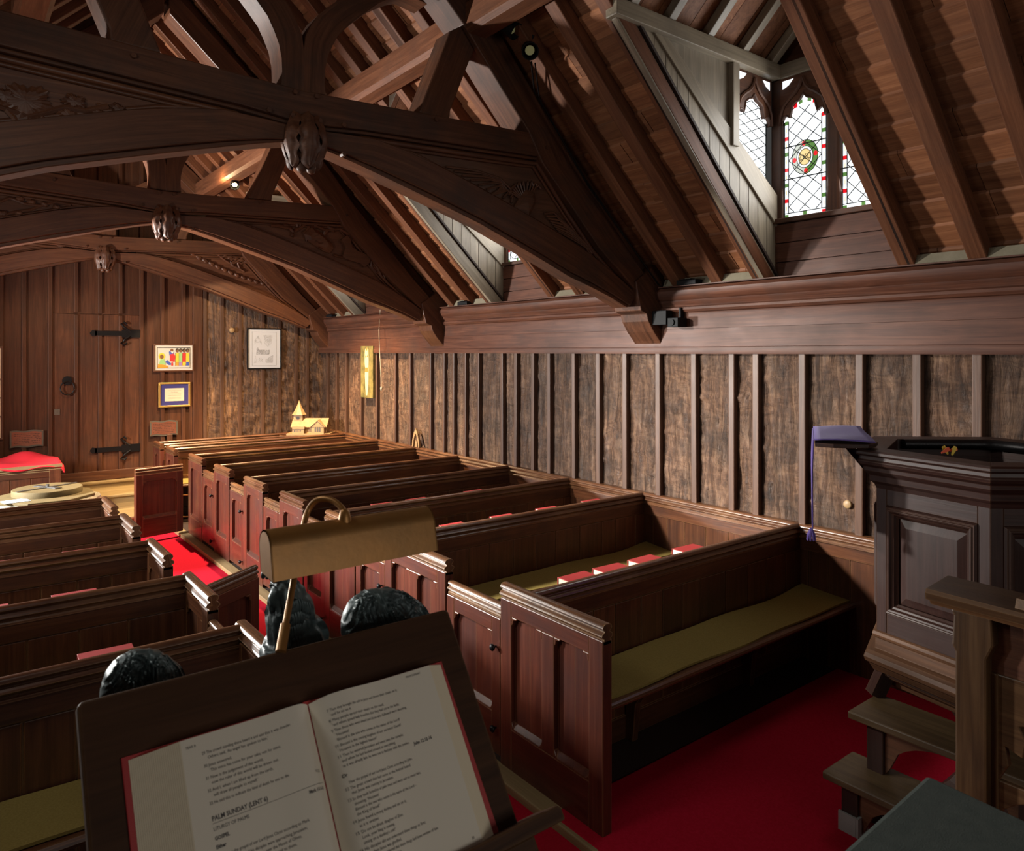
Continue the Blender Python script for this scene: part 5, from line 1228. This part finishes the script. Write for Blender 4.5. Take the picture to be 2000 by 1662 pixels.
hatch(3.64, 3.75, 1.855, 1.975, lambda a, b_: b_ < .4+.6*a, seed=6)
m.build('ink_drawing', INKG, T)
# left picture at the frame edge
T = frame_on_end('framed_board', 'brown framed board cut by the left photo edge, on the end wall', 'picture', -.05, .552, .985, 2.082, .022, TIMBERR, PAPER, CREAM, .05)
m = MB()
for q in range(3): m.box(-.05, .548, YW-.026, YW-.020, 1.25+q*.22, 1.262+q*.22)
m.build('cross_bar', TIMBERR, T)
# copper plaques
LIPS = 'the lettering on these plates cannot be read'
for (nm, x0, x1, z0, z1, lab, rz) in (('copper_plaque', 2.127, 2.465, .912, 1.108, 'engraved copper plaque on the planks right of the door, below the gold frame', 0), ('copper_plaque', .615, .952, .880, 1.078, 'engraved copper plaque on the planks left of the door, above the red cloth', .02)):
    T = thing(nm, lab, 'plaque', ((x0+x1)/2, YW, z0), 'engraved copper plaques')
    m = MB(); pts = []
    n = 14
    for i in range(n+1): pts.append((x0+(x1-x0)*i/n, z1+.006*math.sin(i*.8)))
    for i in range(n+1): pts.append((x1-(x1-x0)*i/n, z0+.006*math.sin(i*.7)))
    m.prism(pts, ((0, YW-.004, 0), (1, 0, 0), (0, 0, 1), (0, -1, 0)), 0, .006); m.build('plate_edge', DULLM, T)
    m = MB(); m.prism([(a+(.018 if a < (x0+x1)/2 else -.018)*abs(2*(a-(x0+x1)/2)/(x1-x0)), b_+(-.018 if b_ > (z0+z1)/2 else .018)) for a, b_ in pts], ((0, YW-.010, 0), (1, 0, 0), (0, 0, 1), (0, -1, 0)), 0, .002); m.build('plate_field', COPPER, T)
    m = MB(); rr = random.Random(int(x0*10))
    for q in range(6):
        x = x0+.04; zz = z1-.045-q*.021
        while x < x1-.05:
            w_ = rr.uniform(.008, .028)
            if rr.random() < .85: m.box(x, x+w_, YW-.0130, YW-.0122, zz, zz+.006)
            x += w_+.006
    m.build('engraving', plain('engraved_%d' % int(x0*10), (.07, .025, .018), .6), T)
    m = MB()
    for a in (x0+.012, x1-.012):
        for c in (z0+.012, z1-.012): m.lathe([(.001, 0), (.006, -.001), (.005, -.004), (.001, -.005)], (a, YW-.010, c), 8, axis='y')
    m.build('screw', BRASS, T)
m = MB(); m.box(2.33, 2.40, YW-.03, YW, .83, .925); tag(m.build('candle_bracket', TIMBERR, bevel=.004), 'small wooden block fixed below the right copper plaque', 'bracket')
# round wooden peg
m = MB(); m.lathe([(.001, -.05), (.028, -.05), (.036, -.042), (.036, -.02), (.02, -.008), (.018, .02)], (3.168, YE-.02, 2.317), 16, axis='y'); tag(m.build('wooden_peg', MODELW, smooth=50), 'pale round wooden peg on the rough planks left of the black frame', 'peg')
# icon panel on the side wall
T = thing('icon_panel', 'narrow gilded icon of a standing pale figure on the side wall', 'picture', (WR-.03, 8.87, 1.408), None)
m = MB(); m.box(WR-.062, WR-.0, 8.70, 9.05, 1.408, 2.092); m.build('panel', ICONM, T)
m = MB(); F = ((WR-.063, 8.875, 1.408), (0, -1, 0), (0, 0, 1), (-1, 0, 0))
m.prism(ell(0, .585, .030, .042), F, 0, .003); m.prism([(-.03, .54), (.03, .54), (.06, .49), (.05, .40), (.055, .30), (.045, .12), (.02, .03), (-.02, .03), (-.035, .12), (-.05, .30), (-.045, .40), (-.06, .49)], F, 0, .002)
m.prism([(-.06, .49), (-.05, .50), (-.02, .63), (-.03, .66), (-.05, .62)], F, 0, .002); m.prism([(.06, .49), (.05, .50), (.02, .63), (.03, .66), (.05, .62)], F, 0, .002); m.build('painted_figure', ICONP, T)
m = MB(); m.prism([(-.04, .40), (.04, .40), (.045, .34), (-.045, .34)], F, .002, .004); m.prism(ell(0, .60, .055, .065), F, -.001, .0002); m.build('gilding', GOLD, T)
# hanging cord
m = MB(); pts = [(WR-.12, 8.39, 2.55), (WR-.135, 8.39, 2.3), (WR-.12, 8.40, 2.0), (WR-.10, 8.40, 1.7), (WR-.10, 8.39, 1.56)]; m.tube(pts, .004, 6); m.lathe([(.004, .03), (.014, .02), (.016, 0), (.008, -.02), (.001, -.025)], (WR-.10, 8.39, 1.545), 10)
tag(m.build('pull_cord', CORD, smooth=60), 'thin cream pull cord with knob hanging in front of the far side wall', 'cord')
# small gothic arch ornament on the dado
m = MB(); F = ((WR-.04, 7.62, ZR), (0, -1, 0), (0, 0, 1), (-1, 0, 0))
ol = [(-.085, 0), (-.075, .08), (-.045, .16), (0, .225), (.045, .16), (.075, .08), (.085, 0), (.060, 0), (.050, .07), (.028, .12), (0, .165), (-.028, .12), (-.050, .07), (-.060, 0)]
m.prism(ol, F, -.01, .014); m.prism([(-.03, 0), (-.02, .06), (0, .09), (.02, .06), (.03, 0)], F, -.005, .008)
tag(m.build('pointed_arch_ornament', MODELW, bevel=.002), 'small wooden pointed arch standing on the side wall rail', 'ornament')
# wooden model of the church
T = thing('church_model', 'pale wooden model of a church with spire on the far pew corner', 'model', (4.10, 9.88, ZR))
Fm = (Vector((4.12, 9.86, ZR+.0)),)
o = Vector((4.08, 9.88, ZR)); ax1 = Vector((.80, -.60, 0)).normalized(); ax2 = Vector((.60, .80, 0)).normalized(); UP = Vector((0, 0, 1))
m = MB(); m.prism([(-.30, -.16), (.30, -.16), (.30, .16), (-.30, .16)], (o, ax1, ax2, UP), -.02, .004); m.build('base', MODELW, T)
m = MB(); m.prism([(-.24, -.09), (.24, -.09), (.24, .10), (-.24, .10)], (o, ax1, ax2, UP), .004, .095)
m.prism([(-.09, .095), (.10, .095), (.005, .185)], (o, ax2, UP, ax1), -.24, .24)
m.prism([(.04, .095), (.22, .095), (.13, .175)], (o, ax1, UP, ax2), -.155, .0); m.prism([(.045, -.15), (.215, -.15), (.215, 0), (.045, 0)], (o, ax1, ax2, UP), .004, .095)
m.prism([(-.21, -.15), (-.06, -.15), (-.06, -.08), (-.21, -.08)], (o, ax1, ax2, UP), .004, .075); m.build('nave', MODELW, T)
m = MB()
for sg in (1, -1): m.prism([(-.115 if sg < 0 else .115+.01, .085), (0.005, .192), (0.005, .205), (-.125 if sg < 0 else .135, .09)], (o, ax2, UP, ax1), -.25, .25)
m.prism([(.025, .088), (.13, .180), (.235, .088), (.235, .096), (.13, .192), (.025, .096)], (o, ax1, UP, ax2), -.165, 0); m.prism([(-.22, .07), (-.05, .07), (-.05, .10), (-.22, .10)], (o+ax2*-.16, ax1, UP, ax2), .0, .07); m.build('roof', MODELW, T)
m = MB(); tc = o+ax1*-.17+ax2*.02; m.prism([(-.062, -.062), (.062, -.062), (.062, .062), (-.062, .062)], (tc, ax1, ax2, UP), .004, .255)
m.lathe([(.105, .255), (.085, .28), (.05, .34), (.022, .40), (.001, .455)], tc, 8); m.build('spire', MODELW, T)
m = MB()
for (a, w_) in ((.10, .02), (.13, .02), (.16, .02)): m.prism([(a-.011, .03), (a+.011, .03), (a+.011, .08), (a, .095), (a-.011, .08)], (o+ax2*-.1515, ax1, UP, ax2), -.0005, .0012)
for a in (-.19, -.165, -.14, -.11): m.prism([(a-.008, .03), (a+.008, .03), (a+.008, .055), (a-.008, .055)], (o+ax2*-.1515, ax1, UP, ax2), -.0005, .0012)
m.prism([(-.02, .19), (.02, .19), (.02, .23), (-.02, .23)], (tc+ax2*-.064, ax1, UP, ax2), -.0005, .0012); m.build('window', INK, T)
m = MB(); m.box(3.70, 4.44, 9.62, 10.08, ZR-.055, ZR-.022, ax=0); tag(m.build('display_shelf', PEW, bevel=.003), 'narrow dark board under the wooden church model', 'shelf')

# font with wooden lid
T = thing('font', 'font with octagonal stone rim and pale wooden lid behind the left pews', 'font', (.76, 8.18, -.05))
oc = lambda r, n=8, ph=PI/8: [(r*math.cos(ph+2*PI*i/n), r*math.sin(ph+2*PI*i/n)) for i in range(n)]
fc = Vector((.74, 8.02, 0))
m = MB(); m.prism(oc(.42), (fc, (1, 0, 0), (0, 1, 0), (0, 0, 1)), .665, .69); m.build('lid_base', STONE, T, bevel=.006)
m = MB(); m.lathe([(.44, .40), (.46, .64), (.44, .664)], fc, 8); m.lathe([(.24, -.05), (.22, .02), (.16, .1), (.16, .28), (.40, .42)], fc, 8); m.build('stone_bowl', STONEG, T)
m = MB(); m.lathe([(.001, .69), (.285, .69), (.285, .735), (.28, .742), (.001, .742)], fc+Vector((.03, .08, 0)), 40); m.build('round_lid', STONE, T, smooth=40)
m = MB(); c = fc+Vector((.03, .08, .745)); m.prism([(-.28, -.012), (.28, -.012), (.28, .012), (-.28, .012)], (c, Vector((.9, .43, 0)), Vector((-.43, .9, 0)), UP), -.003, .005)
m.prism([(-.15, -.035), (-.12, -.02), (.12, -.02), (.15, -.035), (.15, .035), (.12, .02), (-.12, .02), (-.15, .035)], (c, Vector((.5, -.86, 0)), Vector((.86, .5, 0)), UP), .0, .008)
m.tube([c, c+Vector((0, 0, .03))], .014, 8); s_ = m.build('iron_strap', GREYM, T)
m = MB(); m.prism([(-.10, -.08), (.10, -.08), (.10, .08), (-.10, .08)], (fc+Vector((-.24, -.19, .6915)), Vector((.97, .2, 0)), Vector((-.2, .97, 0)), UP), 0, .002); tag(m.build('paper_notice', WHITE), 'white paper sheet lying on the font rim', 'paper')
# chest with red cloth at the back left
T = thing('back_pew_chest', 'dark panelled pew front under a red cloth at the far left', 'cabinet', (-.1, 9.8, -.05))
m = MB(); x = WL+.02
while x < 1.02:
    e = min(x+.19, 1.02); m.box(x+.002, e-.002, 9.51, 9.54, .0, .72, ax=2); x = e
m.box(WL+.02, 1.03, 9.50, 9.53, .64, .73, ax=0); m.box(1.0, 1.03, 9.50, 10.2, -.05, .76, ax=2); m.box(.92, 1.03, 9.495, 9.53, -.03, .73, ax=2); m.build('front_panel', PEW, T, bevel=.004)
m = MB(); m.box(WL+.02, 1.04, 9.48, 10.2, .745, .775, ax=0); m.sweep([(WL+.02, 9.52, .75), (1.04, 9.52, .75)], [(a, b_*.6) for a, b_ in CAPPROF], (0, 1, 0), (0, 0, 1)); m.build('top_board', PALE, T, smooth=30)
m = MB()
def rc(u, v):
    x = -1.1+2.17*u; y = 9.46+.62*v; z = .80+.012*math.sin(x*9+y*7)+.02*max(0, noise.noise(Vector((x*4, y*5, 0))))+.07*math.exp(-((x-.72)/.18)**2-((y-10.0)/.18)**2)
    if v < .09: z -= .05+.02*math.sin(x*13); y = 9.475+.01*math.sin(x*20)
    if u > .985: z -= .06; x = 1.055
    return (x, y, z)
m.grid(90, 26, rc); rcl = m.build('red_cloth', REDCL, None, smooth=70); md = rcl.modifiers.new('Solid', 'SOLIDIFY'); md.thickness = .006
tag(rcl, 'bright red cloth spread over the chest top at far left', 'cloth')

# ---- electrical things up on the timbers
def spot(x, y, z, d, lab, glow=False):
    T = thing('spotlight', lab, 'light', (x, y, z), 'small black spotlights on the roof timbers'); d = Vector(d).normalized()
    m = MB(); c = Vector((x, y, z)); a = d.cross(Vector((0, 0, 1))).normalized(); b_ = a.cross(d)
    vs = []; pr = [(.012, -.085), (.042, -.075), (.050, -.03), (.055, .035), (.050, .035), (.044, .0)]
    for (r, h) in pr:
        for j in range(16): q = 2*PI*j/16; vs.append(c+d*h+(a*math.cos(q)+b_*math.sin(q))*r)
    m.add(vs, [(i*16+j, i*16+(j+1) % 16, (i+1)*16+(j+1) % 16, (i+1)*16+j) for i in range(5) for j in range(16)]+[tuple(range(16))[::-1]], [(0, 0, 0)]*len(vs))
    m.tube([c-d*.05, c-d*.02+Vector((.03, 0, .10))], .010, 6); m.build('lamp_housing', BLACKP, T, smooth=50)
    m = MB(); vs = [c+d*.004+(a*math.cos(q)+b_*math.sin(q))*.03 for q in [2*PI*j/16 for j in range(16)]]; m.add(vs, [tuple(range(16))], [(0, 0, 0)]*16); m.build('lamp_lens', LAMPW if glow else LENS, T)
spot(2.93, 3.60, 3.92, (-.45, -.75, -.55), 'black spotlight with yellow lens on the nearest truss, lower of two')
spot(2.84, 3.66, 4.05, (.3, -.5, -.5), 'black spotlight turned aside on the nearest truss, upper of two')
spot(2.73, 8.90, 4.00, (-.2, -.80, -.9), 'small glowing spotlight far back under the roof purlin', True)
m = MB(); m.tube([(2.96, 3.62, 3.86), (3.10, 3.76, 3.74), (3.6, 3.80, 3.24), (4.38, 3.80, 2.53)], .006, 6); m.tube([(2.99, 3.62, 3.86), (3.14, 3.755, 3.70), (3.62, 3.79, 3.19), (4.40, 3.79, 2.51)], .005, 6); tag(m.build('electric_cable', IRON, smooth=60), 'thin black cables running down beside the nearest roof truss', 'cable')
T = thing('security_camera', 'small black camera box with lens beside the nearest truss foot', 'camera', (4.36, 3.62, 2.22))
m = MB(); m.box(4.33, 4.43, 3.57, 3.67, 2.20, 2.27); m.box(4.35, 4.42, 3.70, 3.84, 2.22, 2.33); m.box(4.40, 4.44, 3.60, 3.62, 2.27, 2.35); m.build('camera_body', BLACKP, T, bevel=.004)
m = MB(); m.lathe([(.001, -.012), (.024, -.012), (.026, .02)], (4.332, 3.625, 2.235), 14, axis='x'); m.build('lens', BLACKP, T, smooth=40)
for (y, lab) in ((3.52, 'small black box lying on the cornice right of the nearest truss'), (6.50, 'small black box lying on the cornice by the middle truss'), (9.92, 'small black box lying on the cornice by the farthest truss')):
    T = thing('junction_box', lab, 'box', (4.40, y, 2.512), 'black boxes on the cornice'); m = MB(); m.box(4.36, 4.46, y-.09, y+.09, 2.512, 2.55); m.build('box_body', BLACKP, T, bevel=.006)
    m = MB(); m.box(4.352, 4.40, y-.05, y+.05, 2.552, 2.556); m.build('box_lid', IRON, T)
# fallen knot plug on the side wall
m = MB(); m.lathe([(.001, -.006), (.022, -.005), (.027, .0), (.024, .03)], (WR+.0, 2.36, 1.052), 14, axis='x'); kp = m.build('knot_plug', MODELW, wall_right, smooth=50); kp['label'] = 'round pale plug in the plank'

# ================================================================ LIGHT
def area(name, loc, target, sx, sy, power, col, spread=PI):
    l = bpy.data.lights.new(name, 'AREA'); l.shape = 'RECTANGLE'; l.size = sx; l.size_y = sy; l.energy = power; l.color = col; l.spread = spread
    o = bpy.data.objects.new(name, l); COL.objects.link(o); o.location = loc; o.rotation_euler = (Vector(target)-Vector(loc)).to_track_quat('-Z', 'Y').to_euler(); return o
area('window_daylight', (WL-.05, 8.2, 1.82), (4.0, 3.6, 2.3), .45, .40, 680, (1.0, .96, .91))
area('window_daylight', (WL-.05, 4.58, 1.79), (4.5, 4.40, 1.5), .34, .40, 48, (1.0, .97, .93))
area('east_fill', (1.6, -3.2, 2.2), (2.2, 5, 1.0), 2.4, 1.4, 32, (1.0, .95, .88))  # unseen fill added behind the camera to brighten the foreground; no window built
area('north_dormer_daylight', (-.38, 5.6, 3.10), (4.3, 3.2, .75), .35, .35, 50, (1.0, .95, .86), math.radians(44))
area('north_dormer_daylight', (-.38, 2.45, 3.10), (2.6, 2.3, .6), .7, .6, 14, (1.0, .97, .9))
for i, (ya, yb) in enumerate(DORM): area('dormer_daylight', (4.55, (ya+yb)/2, 3.40), (2.0, (ya+yb)/2, 2.9), .75, .7, 12, (1.0, .99, .96))
def spotl(name, loc, target, power, col, ang, blend=.3, r=.03):
    l = bpy.data.lights.new(name, 'SPOT'); l.energy = power; l.color = col; l.spot_size = math.radians(ang); l.spot_blend = blend; l.shadow_soft_size = r
    o = bpy.data.objects.new(name, l); COL.objects.link(o); o.location = loc; o.rotation_euler = (Vector(target)-Vector(loc)).to_track_quat('-Z', 'Y').to_euler()
WARM = (1.0, .70, .38)
spotl('warm_spot', (2.70, 7.42, 3.95), (3.2, 10.3, 1.15), 420, WARM, 50, .15)
spotl('warm_spot', (2.70, 8.86, 3.95), (3.0, 8.5, .9), 1900, WARM, 88, .5)
spotl('warm_spot', (1.2, 7.4, 3.9), (1.2, 10.4, .6), 170, WARM, 60, .5)
l = bpy.data.lights.new('warm_glow', 'POINT'); l.energy = 10; l.color = WARM; l.shadow_soft_size = .04; o = bpy.data.objects.new('warm_glow', l); COL.objects.link(o); o.location = (2.55, 9.0, 4.0)

w = bpy.data.worlds.new('World'); sc.world = w; w.use_nodes = True
w.node_tree.nodes['Background'].inputs[0].default_value = (1.0, .97, .92, 1); w.node_tree.nodes['Background'].inputs[1].default_value = .05

cam = bpy.data.cameras.new('Camera'); co_ = bpy.data.objects.new('Camera', cam); COL.objects.link(co_)
co_.location = (0, 0, EYE); co_.rotation_euler = (PI/2, 0, -YAW)
cam.sensor_width = 36; cam.lens = FPX/2000*36; cam.shift_y = -(831-HV)/2000; cam.clip_start = .05
cam.dof.use_dof = True; cam.dof.focus_distance = 5.0; cam.dof.aperture_fstop = 9
sc.camera = co_
sc.view_settings.view_transform = 'Standard'; sc.view_settings.look = 'None'; sc.view_settings.exposure = 0.0; sc.view_settings.gamma = 1
sc.cycles.max_bounces = 6; sc.cycles.diffuse_bounces = 4; sc.cycles.glossy_bounces = 3
